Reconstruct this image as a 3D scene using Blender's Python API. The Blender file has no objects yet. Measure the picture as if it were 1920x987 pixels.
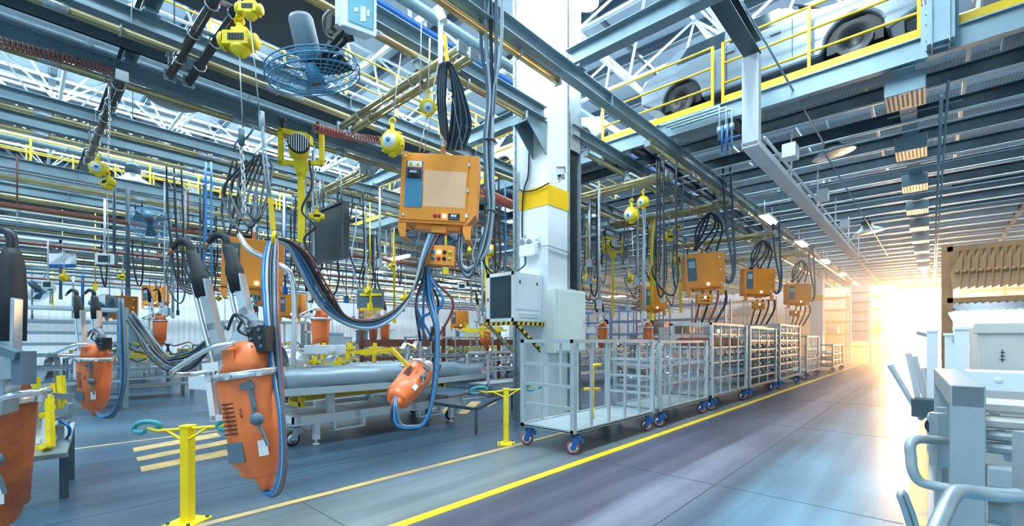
import bpy, math, random
from mathutils import Vector as V, Matrix, Quaternion
random.seed(7)
R = math.radians
scene = bpy.context.scene
col = scene.collection

# ---------------------------------------------------------------- camera, world, lights, exposure
YAW = R(42.6); FPX = 855.0; CX = 960.0; CY = 637.0; EYE = 1.6
sn, cs = math.sin(YAW), math.cos(YAW)
FWD = V((-sn, cs, 0)); RGT = V((cs, sn, 0)); UP = V((0, 0, 1))
cam = bpy.data.cameras.new('camera'); camo = bpy.data.objects.new('camera', cam); col.objects.link(camo)
camo.location = (0, 0, EYE); camo.rotation_euler = (R(90), 0, YAW)
cam.sensor_width = 36; cam.lens = FPX / 1920 * 36; cam.shift_y = (CY - 493.5) / 1920
cam.clip_start = .05; cam.clip_end = 500
scene.camera = camo

def P(px, py, D):                      # pixel + distance along the view axis -> point in the hall
    u = (px - CX) / FPX
    p = FWD * D + RGT * (u * D); p.z = EYE + D * (CY - py) / FPX
    return p
def PZ(px, py, z): return P(px, py, (z - EYE) * FPX / (CY - py))
def FL(px, py): return PZ(px, py, 0.0)
def PX(px, py, X): return P(px, py, X / (-sn + (px - CX) / FPX * cs))
def PY(px, py, Y): return P(px, py, Y / (cs + (px - CX) / FPX * sn))

w = bpy.data.worlds.new('world'); scene.world = w; w.use_nodes = True
nt = w.node_tree; bg = nt.nodes['Background']
tc = nt.nodes.new('ShaderNodeTexCoord'); sep = nt.nodes.new('ShaderNodeSeparateXYZ')
nt.links.new(tc.outputs['Generated'], sep.inputs[0])
cr = nt.nodes.new('ShaderNodeValToRGB'); nt.links.new(sep.outputs['Y'], cr.inputs[0])
cr.color_ramp.elements[0].position = .0; cr.color_ramp.elements[0].color = (.46, .78, 1.0, 1)
cr.color_ramp.elements[1].position = .97; cr.color_ramp.elements[1].color = (1.0, .80, .52, 1)
nt.links.new(cr.outputs[0], bg.inputs[0]); bg.inputs[1].default_value = .66

def area(name, loc, size, energy, color, rot):
    l = bpy.data.lights.new(name, 'AREA'); l.shape = 'RECTANGLE'; l.size, l.size_y = size
    l.energy = energy; l.color = color
    o = bpy.data.objects.new(name, l); o.location = loc; o.rotation_euler = rot; col.objects.link(o); return o
# rooflights (long glazed strips in the roof)
for x in (-26, -18, -10, -2.2):
    area('rooflight', (x, 2.5, 12.2), (2.0, 24), 3900, (.72, .91, 1.0), (0, 0, 0))
for y in (18, 28, 38):
    area('rooflight', (-6, y, 12.2), (35, 4.5), 6200, (.76, .91, 1.0), (0, 0, 0))
# low sun glare in the open gate at the end of the aisle
area('gate_daylight', (-.6, 50.5, 3.2), (3.4, 6.0), 11500, (1.0, .52, .19), (R(-90), 0, 0))
# added fill light from the unseen side behind the camera
area('side_fill', (7.5, -7, 4.6), (9, 6), 170, (.80, .92, 1.0), (R(70), 0, R(42)))
scene.view_settings.view_transform = 'Standard'; scene.view_settings.look = 'None'
scene.view_settings.gamma = 1; scene.view_settings.use_curve_mapping = False
scene.view_settings.exposure = .50
cy = scene.cycles
cy.use_denoising = True; cy.max_bounces = 6; cy.diffuse_bounces = 3; cy.glossy_bounces = 3
cy.transparent_max_bounces = 12; cy.transmission_bounces = 4; cy.sample_clamp_indirect = 6
cy.caustics_reflective = False; cy.caustics_refractive = False

# ---------------------------------------------------------------- materials
MAT = {}
def mat(name, color, rough=.5, metal=0.0, var=.12, scale=4.0, bump=0.0, emit=None, estr=0.0, dirt=None, coat=0.0):
    m = bpy.data.materials.new(name); m.use_nodes = True
    t = m.node_tree; b = t.nodes['Principled BSDF']
    c = list(color) + [1]
    tex = t.nodes.new('ShaderNodeTexCoord'); n = t.nodes.new('ShaderNodeTexNoise')
    n.inputs['Scale'].default_value = scale; n.inputs['Detail'].default_value = 4
    t.links.new(tex.outputs['Object'], n.inputs['Vector'])
    r = t.nodes.new('ShaderNodeValToRGB')
    r.color_ramp.elements[0].position = .3; r.color_ramp.elements[1].position = .7
    d = dirt if dirt else [x * (1 - var) for x in color]
    r.color_ramp.elements[0].color = list(d) + [1]; r.color_ramp.elements[1].color = c
    t.links.new(n.outputs['Fac'], r.inputs[0]); t.links.new(r.outputs[0], b.inputs['Base Color'])
    b.inputs['Roughness'].default_value = rough; b.inputs['Metallic'].default_value = metal
    if coat: b.inputs['Coat Weight'].default_value = coat; b.inputs['Coat Roughness'].default_value = .15
    if bump:
        n2 = t.nodes.new('ShaderNodeTexNoise'); n2.inputs['Scale'].default_value = scale * 12
        t.links.new(tex.outputs['Object'], n2.inputs['Vector'])
        bp = t.nodes.new('ShaderNodeBump'); bp.inputs['Strength'].default_value = bump; bp.inputs['Distance'].default_value = .01
        t.links.new(n2.outputs['Fac'], bp.inputs['Height']); t.links.new(bp.outputs[0], b.inputs['Normal'])
    if emit:
        b.inputs['Emission Color'].default_value = list(emit) + [1]; b.inputs['Emission Strength'].default_value = estr
    MAT[name] = m; return m
mat('orange', (1.0, .34, .03), .38, 0, .10, 3, .05)
mat('orange_gun', (1.0, .22, .055), .36, 0, .16, 5, .06, coat=.2)
mat('orange_worn', (.52, .13, .025), .45, 0, .4, 6, .1, dirt=(.25, .06, .03))
mat('peach', (1.0, .56, .32), .45, 0, .04)
mat('yellow', (.98, .72, .01), .38, 0, .12, 5, .05)
mat('yellow_rail', (.90, .56, .01), .4, 0, .12, 5)
mat('band_yellow', (.95, .56, .0), .45, 0, .05)
mat('gold', (.56, .50, .24), .3, .6, .35, 2.2, .03, dirt=(.40, .30, .17))
mat('steel_blue', (.30, .42, .48), .42, .35, .25, 1.5, .05)
mat('steel_dark', (.09, .13, .16), .45, .4, .3, 2, .05)
mat('steel_light', (.55, .66, .72), .4, .3, .15, 2, .04)
mat('cart_grey', (.46, .54, .58), .42, .2, .15, 3, .04)
mat('paint_white', (.80, .84, .86), .45, 0, .08, 2, .03)
mat('column_white', (.82, .87, .89), .5, 0, .07, 1.2, .04)
mat('cab_white', (.80, .85, .88), .4, 0, .05, 2)
mat('cab_green', (.72, .80, .76), .42, 0, .05, 2)
mat('galv', (.50, .58, .62), .35, .6, .3, 6, .05)
mat('alu', (.78, .80, .82), .25, .85, .12, 8, .05)
mat('chrome', (.75, .78, .80), .16, .9, .1, 8)
mat('black', (.015, .017, .02), .45, 0, .3, 5)
mat('rubber', (.02, .024, .03), .6, 0, .4, 8, .1)
mat('screen_dark', (.035, .05, .06), .25, 0, .3, 1.5)
mat('hose_black', (.018, .026, .035), .4, 0, .3, 3)
mat('hose_blue', (.02, .20, .50), .35, 0, .15, 3)
mat('hose_grey', (.42, .50, .56), .35, 0, .2, 3)
mat('hose_steel', (.10, .16, .21), .35, .1, .2, 3)
mat('hose_red', (.30, .09, .10), .4, 0, .2, 3)
mat('coil_red', (.42, .07, .035), .35, 0, .2, 3)
mat('caster_blue', (.01, .12, .42), .35, .1, .15, 4)
mat('caster_red', (.38, .10, .12), .45, 0, .2, 9)
mat('teal', (.05, .38, .42), .4, 0, .2, 6)
mat('plate_blue', (.06, .26, .42), .45, 0, .06)
mat('plate_grey', (.10, .16, .20), .5, 0, .06)
mat('plate_brown', (.16, .13, .06), .5, 0, .06)
mat('lcd', (.22, .50, .58), .2, 0, .12, 6)
mat('lamp_white', (1, 1, 1), .4, 0, 0, emit=(.86, .95, 1), estr=14)
mat('lamp_soft', (1, 1, 1), .4, 0, 0, emit=(.86, .95, 1), estr=5)
mat('lamp_warm', (1, 1, 1), .4, 0, 0, emit=(1, .9, .72), estr=9)
mat('lamp_btn', (1, 1, .9), .4, 0, 0, emit=(.9, 1, .8), estr=5)
mat('red', (.55, .02, .03), .35)
mat('green_btn', (.02, .35, .20), .35)
mat('blue_btn', (.02, .25, .45), .35)
mat('rail_dark', (.13, .11, .08), .22, .7, .4, 2, dirt=(.05, .05, .05))
mat('rack_brown', (.38, .19, .08), .5, 0, .3)
mat('bin_white', (.55, .52, .48), .5, 0, .1, 2, .05)
mat('panel_steel', (.24, .31, .37), .35, .2, .2, 1.2, .04)
mat('stillage', (.36, .41, .43), .4, .15, .18, 3, .08)
mat('yellow_btn', (.8, .6, .05), .35)
mat('blue_rack', (.03, .16, .45), .45, 0, .15)
mat('violet_rack', (.28, .26, .46), .45, 0, .15)
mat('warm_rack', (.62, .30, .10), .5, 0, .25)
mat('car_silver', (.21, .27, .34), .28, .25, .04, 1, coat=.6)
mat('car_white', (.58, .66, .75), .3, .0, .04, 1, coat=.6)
mat('car_shaded', (.05, .07, .09), .3, .2, .2, 1, coat=.4)  # shade on the top right car is put into its paint colour
mat('glass_dark', (.03, .05, .065), .1, 0, .3, 1)
mat('glass_lamp', (.35, .42, .46), .15, .3, .1, 2)
mat('roof', (.36, .43, .50), .6, .1, .15, .5)
mat('roof_beam', (.10, .14, .18), .5, .2, .2, .5)
mat('truss', (.72, .80, .85), .45, 0, .1)
mat('wall', (.74, .80, .84), .6, 0, .06, .6)
mat('wall_warm', (.80, .74, .68), .6, 0, .06, .6)
mat('copper', (.50, .20, .10), .3, .8, .2, 6)
mat('part_steel', (.60, .66, .70), .25, .7, .25, 7)
mat('rust', (.30, .10, .07), .5, .2, .3, 5)

# floor: polished concrete in zones of differing colour along the aisle
def floor_mat():
    m = bpy.data.materials.new('floor_concrete'); m.use_nodes = True; t = m.node_tree; b = t.nodes['Principled BSDF']
    N = t.nodes.new; L = t.links.new
    g = N('ShaderNodeNewGeometry'); s = N('ShaderNodeSeparateXYZ'); L(g.outputs['Position'], s.inputs[0])
    n = N('ShaderNodeTexNoise'); n.inputs['Scale'].default_value = .55; n.inputs['Detail'].default_value = 3
    L(g.outputs['Position'], n.inputs['Vector'])
    mp = N('ShaderNodeMapping'); mp.inputs['Scale'].default_value = (5, .25, 1); L(g.outputs['Position'], mp.inputs[0])
    n2 = N('ShaderNodeTexNoise'); n2.inputs['Scale'].default_value = 1.0; n2.inputs['Detail'].default_value = 3
    L(mp.outputs[0], n2.inputs['Vector'])
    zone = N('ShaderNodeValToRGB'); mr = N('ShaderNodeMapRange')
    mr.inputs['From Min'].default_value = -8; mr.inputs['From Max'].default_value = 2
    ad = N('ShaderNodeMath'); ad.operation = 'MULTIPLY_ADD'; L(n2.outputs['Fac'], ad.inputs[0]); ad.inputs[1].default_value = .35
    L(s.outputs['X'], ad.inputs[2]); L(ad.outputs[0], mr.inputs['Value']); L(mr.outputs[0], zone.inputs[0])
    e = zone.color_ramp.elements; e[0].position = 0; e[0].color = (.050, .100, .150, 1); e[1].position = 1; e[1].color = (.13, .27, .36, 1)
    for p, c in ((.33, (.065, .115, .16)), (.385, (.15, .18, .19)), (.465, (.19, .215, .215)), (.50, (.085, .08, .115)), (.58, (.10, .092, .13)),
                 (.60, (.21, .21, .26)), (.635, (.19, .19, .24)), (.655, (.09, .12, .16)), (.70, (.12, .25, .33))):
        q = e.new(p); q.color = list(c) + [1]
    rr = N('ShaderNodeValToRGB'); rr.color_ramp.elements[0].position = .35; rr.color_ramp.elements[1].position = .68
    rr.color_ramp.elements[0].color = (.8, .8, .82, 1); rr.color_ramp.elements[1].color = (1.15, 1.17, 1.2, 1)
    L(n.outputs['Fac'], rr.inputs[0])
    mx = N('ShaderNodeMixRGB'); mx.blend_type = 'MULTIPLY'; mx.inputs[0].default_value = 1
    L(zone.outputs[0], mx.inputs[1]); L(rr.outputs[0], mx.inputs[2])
    # tyre wear in long streaks
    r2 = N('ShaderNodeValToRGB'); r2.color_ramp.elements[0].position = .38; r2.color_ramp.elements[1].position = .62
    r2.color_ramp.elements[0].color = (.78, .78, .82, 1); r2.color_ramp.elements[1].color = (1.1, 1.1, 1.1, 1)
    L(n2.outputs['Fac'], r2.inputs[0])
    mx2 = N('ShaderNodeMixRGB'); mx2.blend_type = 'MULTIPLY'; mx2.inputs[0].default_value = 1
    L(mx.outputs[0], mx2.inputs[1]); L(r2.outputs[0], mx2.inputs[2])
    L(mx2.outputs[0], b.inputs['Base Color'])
    ro = N('ShaderNodeMapRange'); ro.inputs['To Min'].default_value = .26; ro.inputs['To Max'].default_value = .40
    L(n.outputs['Fac'], ro.inputs['Value']); L(ro.outputs[0], b.inputs['Roughness'])
    b.inputs['Specular IOR Level'].default_value = .6
    n3 = N('ShaderNodeTexNoise'); n3.inputs['Scale'].default_value = 30; L(g.outputs['Position'], n3.inputs['Vector'])
    bp = N('ShaderNodeBump'); bp.inputs['Strength'].default_value = .08; bp.inputs['Distance'].default_value = .01
    L(n3.outputs['Fac'], bp.inputs['Height']); L(bp.outputs[0], b.inputs['Normal'])
    MAT['floor'] = m
floor_mat()
def mesh_mat():                        # expanded metal with diamond holes
    m = bpy.data.materials.new('expanded_metal'); m.use_nodes = True; t = m.node_tree; b = t.nodes['Principled BSDF']
    N = t.nodes.new; L = t.links.new
    g = N('ShaderNodeNewGeometry'); s = N('ShaderNodeSeparateXYZ'); L(g.outputs['Position'], s.inputs[0])
    def lin(a, c):
        x = N('ShaderNodeMath'); x.operation = 'MULTIPLY'; L(s.outputs['X'], x.inputs[0]); x.inputs[1].default_value = a
        y = N('ShaderNodeMath'); y.operation = 'MULTIPLY_ADD'; L(s.outputs['Y'], y.inputs[0]); y.inputs[1].default_value = c; L(x.outputs[0], y.inputs[2])
        q = N('ShaderNodeMath'); q.operation = 'SINE'; L(y.outputs[0], q.inputs[0])
        k = N('ShaderNodeMath'); k.operation = 'ABSOLUTE'; L(q.outputs[0], k.inputs[0]); return k
    a, c = lin(34, 62), lin(-34, 62)
    mn = N('ShaderNodeMath'); mn.operation = 'MINIMUM'; L(a.outputs[0], mn.inputs[0]); L(c.outputs[0], mn.inputs[1])
    lt = N('ShaderNodeMath'); lt.operation = 'LESS_THAN'; L(mn.outputs[0], lt.inputs[0]); lt.inputs[1].default_value = .30
    L(lt.outputs[0], b.inputs['Alpha'])
    b.inputs['Base Color'].default_value = (.45, .52, .56, 1); b.inputs['Metallic'].default_value = .3; b.inputs['Roughness'].default_value = .45
    MAT['mesh'] = m
mesh_mat()

# ---------------------------------------------------------------- mesh builder
OFF = {}
def frame(d, up=UP):
    d = d.normalized()
    x = d.cross(up)
    if x.length < 1e-4: x = d.cross(V((1, 0, 0)))
    x.normalize(); y = x.cross(d).normalized(); return x, y, d
class MB:
    def __init__(s): s.v = []; s.f = []; s.sm = []; s.mi = []; s.cur = 0
    def add(s, vs, fs, smooth=False):
        b = len(s.v); s.v += [tuple(p) for p in vs]
        for f in fs: s.f.append(tuple(i + b for i in f)); s.sm.append(smooth); s.mi.append(s.cur)
        return s
    def box(s, c, sz, M=None):
        c = V(c); h = V(sz) / 2; vs = []
        for z in (-1, 1):
            for x, y in ((-1, -1), (1, -1), (1, 1), (-1, 1)):
                p = V((x * h.x, y * h.y, z * h.z)); vs.append(c + (M @ p if M else p))
        return s.add(vs, [(3, 2, 1, 0), (4, 5, 6, 7), (0, 1, 5, 4), (1, 2, 6, 5), (2, 3, 7, 6), (3, 0, 4, 7)])
    def bx(s, x0, x1, y0, y1, z0, z1): return s.box(((x0 + x1) / 2, (y0 + y1) / 2, (z0 + z1) / 2), (abs(x1 - x0), abs(y1 - y0), abs(z1 - z0)))
    def bar(s, p0, p1, w_, h_, up=UP):      # rectangular bar, w sideways, h along up
        p0, p1 = V(p0), V(p1); x, y, d = frame(p1 - p0, up); vs = []
        for p in (p0, p1):
            for a, b in ((-1, -1), (1, -1), (1, 1), (-1, 1)): vs.append(p + x * a * w_ / 2 + y * b * h_ / 2)
        return s.add(vs, [(3, 2, 1, 0), (4, 5, 6, 7), (0, 1, 5, 4), (1, 2, 6, 5), (2, 3, 7, 6), (3, 0, 4, 7)])
    def path(s, pts, w_, h_, up=UP):
        for a, b in zip(pts[:-1], pts[1:]):
            a, b = V(a), V(b); e = (b - a).normalized() * min(w_, h_) * .4; s.bar(a - e, b + e, w_, h_, up)
        return s
    def ibeam(s, p0, p1, w_, h_, t=.012):
        p0, p1 = V(p0), V(p1); x, y, d = frame(p1 - p0)
        s.bar(p0 + y * (h_ / 2 - t / 2), p1 + y * (h_ / 2 - t / 2), w_, t); s.bar(p0 - y * (h_ / 2 - t / 2), p1 - y * (h_ / 2 - t / 2), w_, t)
        return s.bar(p0, p1, t, h_ - 2 * t)
    def tube(s, pts, r, n=8, closed=False, caps=True):
        pts = [V(p) for p in pts]; m = len(pts); vs = []; fs = []
        rr = r if isinstance(r, (list, tuple)) else [r] * m
        px = None
        for i, p in enumerate(pts):
            if closed: d = pts[(i + 1) % m] - pts[i - 1]
            else: d = pts[min(i + 1, m - 1)] - pts[max(i - 1, 0)]
            if d.length < 1e-9: d = V((0, 0, 1))
            d.normalize()
            if px is None: x, y, _ = frame(d)
            else:
                x = px - d * px.dot(d)
                if x.length < 1e-5: x, y, _ = frame(d)
                x.normalize(); y = x.cross(d) * -1; y = d.cross(x)
            px = x; y = d.cross(x)
            for k in range(n):
                a = 2 * math.pi * k / n; vs.append(p + (x * math.cos(a) + y * math.sin(a)) * rr[i])
        for i in range(m if closed else m - 1):
            j = (i + 1) % m
            for k in range(n):
                l = (k + 1) % n; fs.append((i * n + k, i * n + l, j * n + l, j * n + k))
        s.add(vs, fs, True)
        if caps and not closed:
            b = len(s.v) - len(vs)
            s.f.append(tuple(b + k for k in reversed(range(n)))); s.f.append(tuple(b + (m - 1) * n + k for k in range(n)))
            s.sm += [False] * 2; s.mi += [s.cur] * 2
        return s
    def cyl(s, p0, p1, r, n=16, r2=None):
        return s.tube([p0, p1], [r, r if r2 is None else r2], n)
    def lathe(s, p0, axis, prof, n=24):     # prof: (radius, distance along axis)
        x, y, d = frame(V(axis)); p0 = V(p0); vs = []; fs = []
        for r, z in prof:
            for k in range(n):
                a = 2 * math.pi * k / n; vs.append(p0 + d * z + (x * math.cos(a) + y * math.sin(a)) * max(r, 1e-4))
        for i in range(len(prof) - 1):
            for k in range(n):
                l = (k + 1) % n; fs.append((i * n + k, i * n + l, (i + 1) * n + l, (i + 1) * n + k))
        return s.add(vs, fs, True)
    def loft(s, secs, n=24, power=3.0):     # secs: (centre, xaxis, yaxis, rx, ry) super-ellipse sections
        vs = []; fs = []
        for c, X, Y, rx, ry in secs:
            for k in range(n):
                a = 2 * math.pi * k / n; ca, sa = math.cos(a), math.sin(a)
                u = math.copysign(abs(ca) ** (2 / power), ca); q = math.copysign(abs(sa) ** (2 / power), sa)
                vs.append(V(c) + X * rx * u + Y * ry * q)
        m = len(secs)
        for i in range(m - 1):
            for k in range(n):
                l = (k + 1) % n; fs.append((i * n + k, i * n + l, (i + 1) * n + l, (i + 1) * n + k))
        fs.append(tuple(reversed(range(n)))); fs.append(tuple((m - 1) * n + k for k in range(n)))
        return s.add(vs, fs, True)
    def slab(s, quad, dv):                  # planar outline pushed along dv
        q = [V(p) for p in quad]; n = len(q); vs = q + [p + V(dv) for p in q]
        fs = [tuple(range(n)), tuple(reversed(range(n, 2 * n)))]
        for k in range(n): l = (k + 1) % n; fs.append((k, k + n, l + n, l))
        return s.add(vs, fs)
    def ring(s, c, axis, Rr, r, n=24, m=6):
        x, y, d = frame(V(axis)); c = V(c)
        return s.tube([c + (x * math.cos(2 * math.pi * k / n) + y * math.sin(2 * math.pi * k / n)) * Rr for k in range(n)], r, m, True)
    def build(s, name, mats, parent=None, local=False, bevel=0, off=None):
        me = bpy.data.meshes.new(name)
        if isinstance(mats, str): mats = [mats]
        if off is None:
            if local: off = V((0, 0, 0))
            elif parent is not None: off = OFF[parent.name]
            else:
                xs = [p[0] for p in s.v]; ys = [p[1] for p in s.v]; zs = [p[2] for p in s.v]
                off = V(((min(xs) + max(xs)) / 2, (min(ys) + max(ys)) / 2, min(zs)))
        me.from_pydata([(p[0] - off.x, p[1] - off.y, p[2] - off.z) for p in s.v], [], s.f)
        for k in mats: me.materials.append(MAT[k])
        me.polygons.foreach_set('use_smooth', s.sm); me.polygons.foreach_set('material_index', s.mi)
        me.update()
        import bmesh
        b = bmesh.new(); b.from_mesh(me); bmesh.ops.recalc_face_normals(b, faces=b.faces); b.to_mesh(me); b.free()
        o = bpy.data.objects.new(name, me); col.objects.link(o)
        if parent is not None: o.parent = parent; OFF[o.name] = off
        else: o.location = off; OFF[o.name] = off
        if bevel:
            md = o.modifiers.new('bevel', 'BEVEL'); md.width = bevel; md.segments = 2; md.limit_method = 'ANGLE'
        return o
def tag(o, label=None, cat=None, group=None, kind=None):
    if label: o['label'] = label
    if cat: o['category'] = cat
    if group: o['group'] = group
    if kind: o['kind'] = kind
    return o
def thing(name, label, cat, loc=(0, 0, 0), group=None, rz=0.0, rot=None):
    o = bpy.data.objects.new(name, None); o.empty_display_size = .1; col.objects.link(o)
    o.location = loc; o.rotation_euler = rot or (0, 0, rz); OFF[o.name] = V(loc)
    return tag(o, label, cat, group)
KIDS = {}
def copy_tree(src, parent=None):
    c = src.copy(); col.objects.link(c)
    if parent is not None: c.parent = parent
    for ch in list(src.children): copy_tree(ch, c)
    return c
def dup(src, loc, label, group=None, rz=None, rot=None, scale=None):
    c = copy_tree(src); c.location = loc; c['label'] = label
    if group: c['group'] = group
    if rz is not None: c.rotation_euler = (0, 0, rz)
    if rot is not None: c.rotation_euler = rot
    if scale: c.scale = (scale,) * 3
    return c
def spl(pts, k=8):                        # smooth curve through points
    pts = [V(p) for p in pts]; q = [pts[0] * 2 - pts[1]] + pts + [pts[-1] * 2 - pts[-2]]; out = []
    for i in range(1, len(q) - 2):
        a, b, c, d = q[i - 1:i + 3]
        for j in range(k):
            t = j / k; out.append(.5 * ((2 * b) + (c - a) * t + (2 * a - 5 * b + 4 * c - d) * t * t + (3 * b - a - 3 * c + d) * t ** 3))
    return out + [pts[-1]]
def hose(pts, r, m, label, group, name='hose', cat='hose', k=8, n=7):
    b = MB(); b.tube(spl(pts, k), r, n); return tag(b.build(name, m), label, cat, group)
def struct(o): o['kind'] = 'structure'; return o

# ================================================================= THE BUILDING
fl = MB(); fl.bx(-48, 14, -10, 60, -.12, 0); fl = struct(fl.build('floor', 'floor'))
def marking(quads, m='yellow_rail', z=.004):
    b = MB()
    for q in quads: b.slab([V((p[0], p[1], 0)) for p in q], (0, 0, z))
    return b.build('line_marking', m, fl)
mat('line_yellow', (.93, .62, .015), .45, 0, .1, 8)
mat('line_worn', (.72, .44, .10), .5, 0, .1, 3, dirt=(.33, .29, .22))
mat('line_hatch', (.78, .50, .16), .5, 0, .1, 6, dirt=(.48, .36, .18))
def strip(x, y0, y1, w_): return [(x - w_ / 2, y0), (x + w_ / 2, y0), (x + w_ / 2, y1), (x - w_ / 2, y1)]
marking([strip(-3.37, .8, 44, .115)], 'line_yellow')
marking([strip(-4.62, -1, 30, .09)], 'line_worn')
marking([strip(-.10, .5, 30, .15), [(-.03, 2.9), (.25, 2.9), (.25, 3.0), (-.03, 3.0)]], 'line_worn')
def cp(x, y, ox, oy, k): return FL(ox + x / k, oy + y / k)
marking([[cp(a, b, 0, 640, 2.844) for a, b in q] for q in (
    [(708, 572), (1155, 490), (1180, 510), (716, 592)], [(727, 622), (1210, 527), (1235, 545), (735, 642)],
    [(748, 672), (1245, 572), (1252, 604), (756, 698)])], 'line_hatch')
marking([[cp(a, b, 440, 640, 2.844) for a, b in q] for q in (
    [(1005, 362), (1060, 336), (1105, 338), (1043, 373)], [(1088, 383), (1150, 340), (1205, 335), (1135, 392)],
    [(1190, 388), (1262, 322), (1316, 322), (1235, 390)], [(1320, 345), (1378, 324), (1402, 326), (1352, 350)])], 'line_hatch')
marking([strip(-9.2, -2, 12, .08)], 'line_worn')
marking([[(-14, y), (-3.5, y), (-3.5, y + .012), (-14, y + .012)] for y in (1.9, 6.3)] + [strip(-5.6, -2, 40, .012), strip(-1.75, 1, 40, .012)] +
        [[(-3.3, y), (0, y), (0, y + .012), (-3.3, y + .012)] for y in (5.2, 9.6, 14)], 'steel_dark', .002)

b = MB(); b.bx(-40, -39.8, -10, 60, 0, 12.6); struct(b.build('wall_left', 'wall'))
# far wall with the gate opening
b = MB(); b.bx(-40, -2.3, 50, 50.3, 0, 12.6); b.bx(1.1, 14, 50, 50.3, 0, 12.6); b.bx(-2.3, 1.1, 50, 50.3, 6.3, 12.6); struct(b.build('wall_back', 'wall_warm'))
g = MB(); g.bx(-2.45, -2.25, 49.8, 50.4, 0, 6.45); g.bx(1.05, 1.25, 49.8, 50.4, 0, 6.45); g.bx(-2.45, 1.25, 49.8, 50.4, 6.3, 6.5)
struct(g.build('door_1', 'steel_light'))
b = MB(); b.bx(12, 12.2, 3, 60, 0, 12.6); struct(b.build('wall_right', 'wall_warm'))
c = MB(); c.bx(-40, 14, -6, 60, 12.6, 12.8); ceil = struct(c.build('ceiling', 'roof'))
for i, y in enumerate(range(-5, 58, 3)):
    b = MB(); b.ibeam((-40, y, 12.38), (13, y, 12.38), .22, .4); b.build('roof_beam', 'roof_beam', ceil)
for x in range(-38, 14, 3):
    b = MB(); b.bar((x, -6, 12.12), (x, 58, 12.12), .12, .12); b.build('purlin', 'steel_dark', ceil)
for x in (-26, -18, -10, -2.2):
    b = MB()
    for dx in (-1.1, 1.1): b.bx(x + dx - .05, x + dx + .05, -9.5, 14.6, 12.1, 12.3)
    b.build('rooflight_frame', 'truss', ceil)
# tubular space frame under the roof
def space_frame(x0, x1, y0, y1, st, name):
    b = MB(); zt, zb = 11.7, 9.7; xs = []; x = x0
    while x <= x1: xs.append(x); x += st
    ys = []; y = y0
    while y <= y1: ys.append(y); y += st
    for x in xs: b.tube([(x, ys[0], zb), (x, ys[-1], zb)], .06, 5)
    for y in ys: b.tube([(xs[0], y, zb), (xs[-1], y, zb)], .06, 5)
    for x in xs[:-1]: b.tube([(x + st / 2, ys[0], zt), (x + st / 2, ys[-1], zt)], .055, 5)
    for x in xs[:-1]:
        for y in ys[:-1]:
            t = (x + st / 2, y + st / 2, zt)
            for q in ((x, y), (x + st, y), (x, y + st), (x + st, y + st)): b.tube([t, (q[0], q[1], zb)], .04, 4, caps=False)
    for x in xs:
        for y in ys: b.lathe((x, y, zb - .12), UP, [(0, 0), (.11, .06), (.13, .12), (.11, .18), (0, .24)], 8)
    return struct(b.build(name, 'truss'))
space_frame(-37, 5, -5, 16, 3.0, 'roof_space_frame')
# high ducts and pipes under the roof
for i, (x, z, r) in enumerate(((-7.5, 8.2, .12), (-8.1, 8.3, .09), (-13.0, 8.0, .16), (-13.7, 8.1, .1), (-21, 7.9, .14))):
    b = MB(); b.tube([(x, -6, z), (x, 44, z)], r, 10)
    for y in range(-5, 44, 3): b.cyl((x, y, z), (x, y + .12, z), r * 1.25, 10)
    tag(struct(b.build('overhead_pipe', ['steel_blue', 'caster_blue', 'steel_light', 'steel_dark', 'steel_blue'][i])))

# --- main column
Xc, Yc = -5.257, 6.71
b = MB(); b.bx(-5.96, Xc, Yc, 7.34, 0, 12.6); column = struct(b.build('column', 'column_white', bevel=.012))
b = MB(); b.bx(-5.968, Xc + .008, Yc - .008, 7.348, 4.12, 4.50); b.build('yellow_band', 'band_yellow', column)
b = MB(); b.bx(Xc - .08, Xc + .03, 7.35, 7.37, 0, 6.1); b.bx(Xc - .08, Xc + .03, 7.73, 7.75, 0, 6.1); b.bx(Xc - .08, Xc - .06, 7.35, 7.75, 0, 12.6); b.bx(Xc - .08, Xc + .03, 7.35, 7.75, 5.35, 12.6)
b.bx(Xc - .08, Xc + .01, 7.37, 7.6, 0.0, 2.6); b.build('cable_duct', 'galv', column)
b = MB()
for i in range(7): b.tube(spl([(Xc - .02 + .012 * (i % 2), 7.42 + .04 * i, 0.5), (Xc - .02, 7.43 + .038 * i, 2.2), (Xc - .02, 7.41 + .042 * i, 3.9), (Xc - .02, 7.42 + .04 * i, 5.4)]), .013, 6)
b.build('duct_cable', 'hose_black', column)
b = MB(); b.bx(-6.27, -6.22, 6.85, 7.3, 0, 12.6); b.bx(-6.25, -5.97, 6.88, 6.92, 0, 12.6); b.bx(-6.0, -5.96, 6.72, 6.9, 0, 12.6)
for z in range(1, 40): b.bx(-6.275, -6.215, 6.84, 6.86, z * .3, z * .3 + .03)
b.build('side_channel', 'galv', column)
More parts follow.
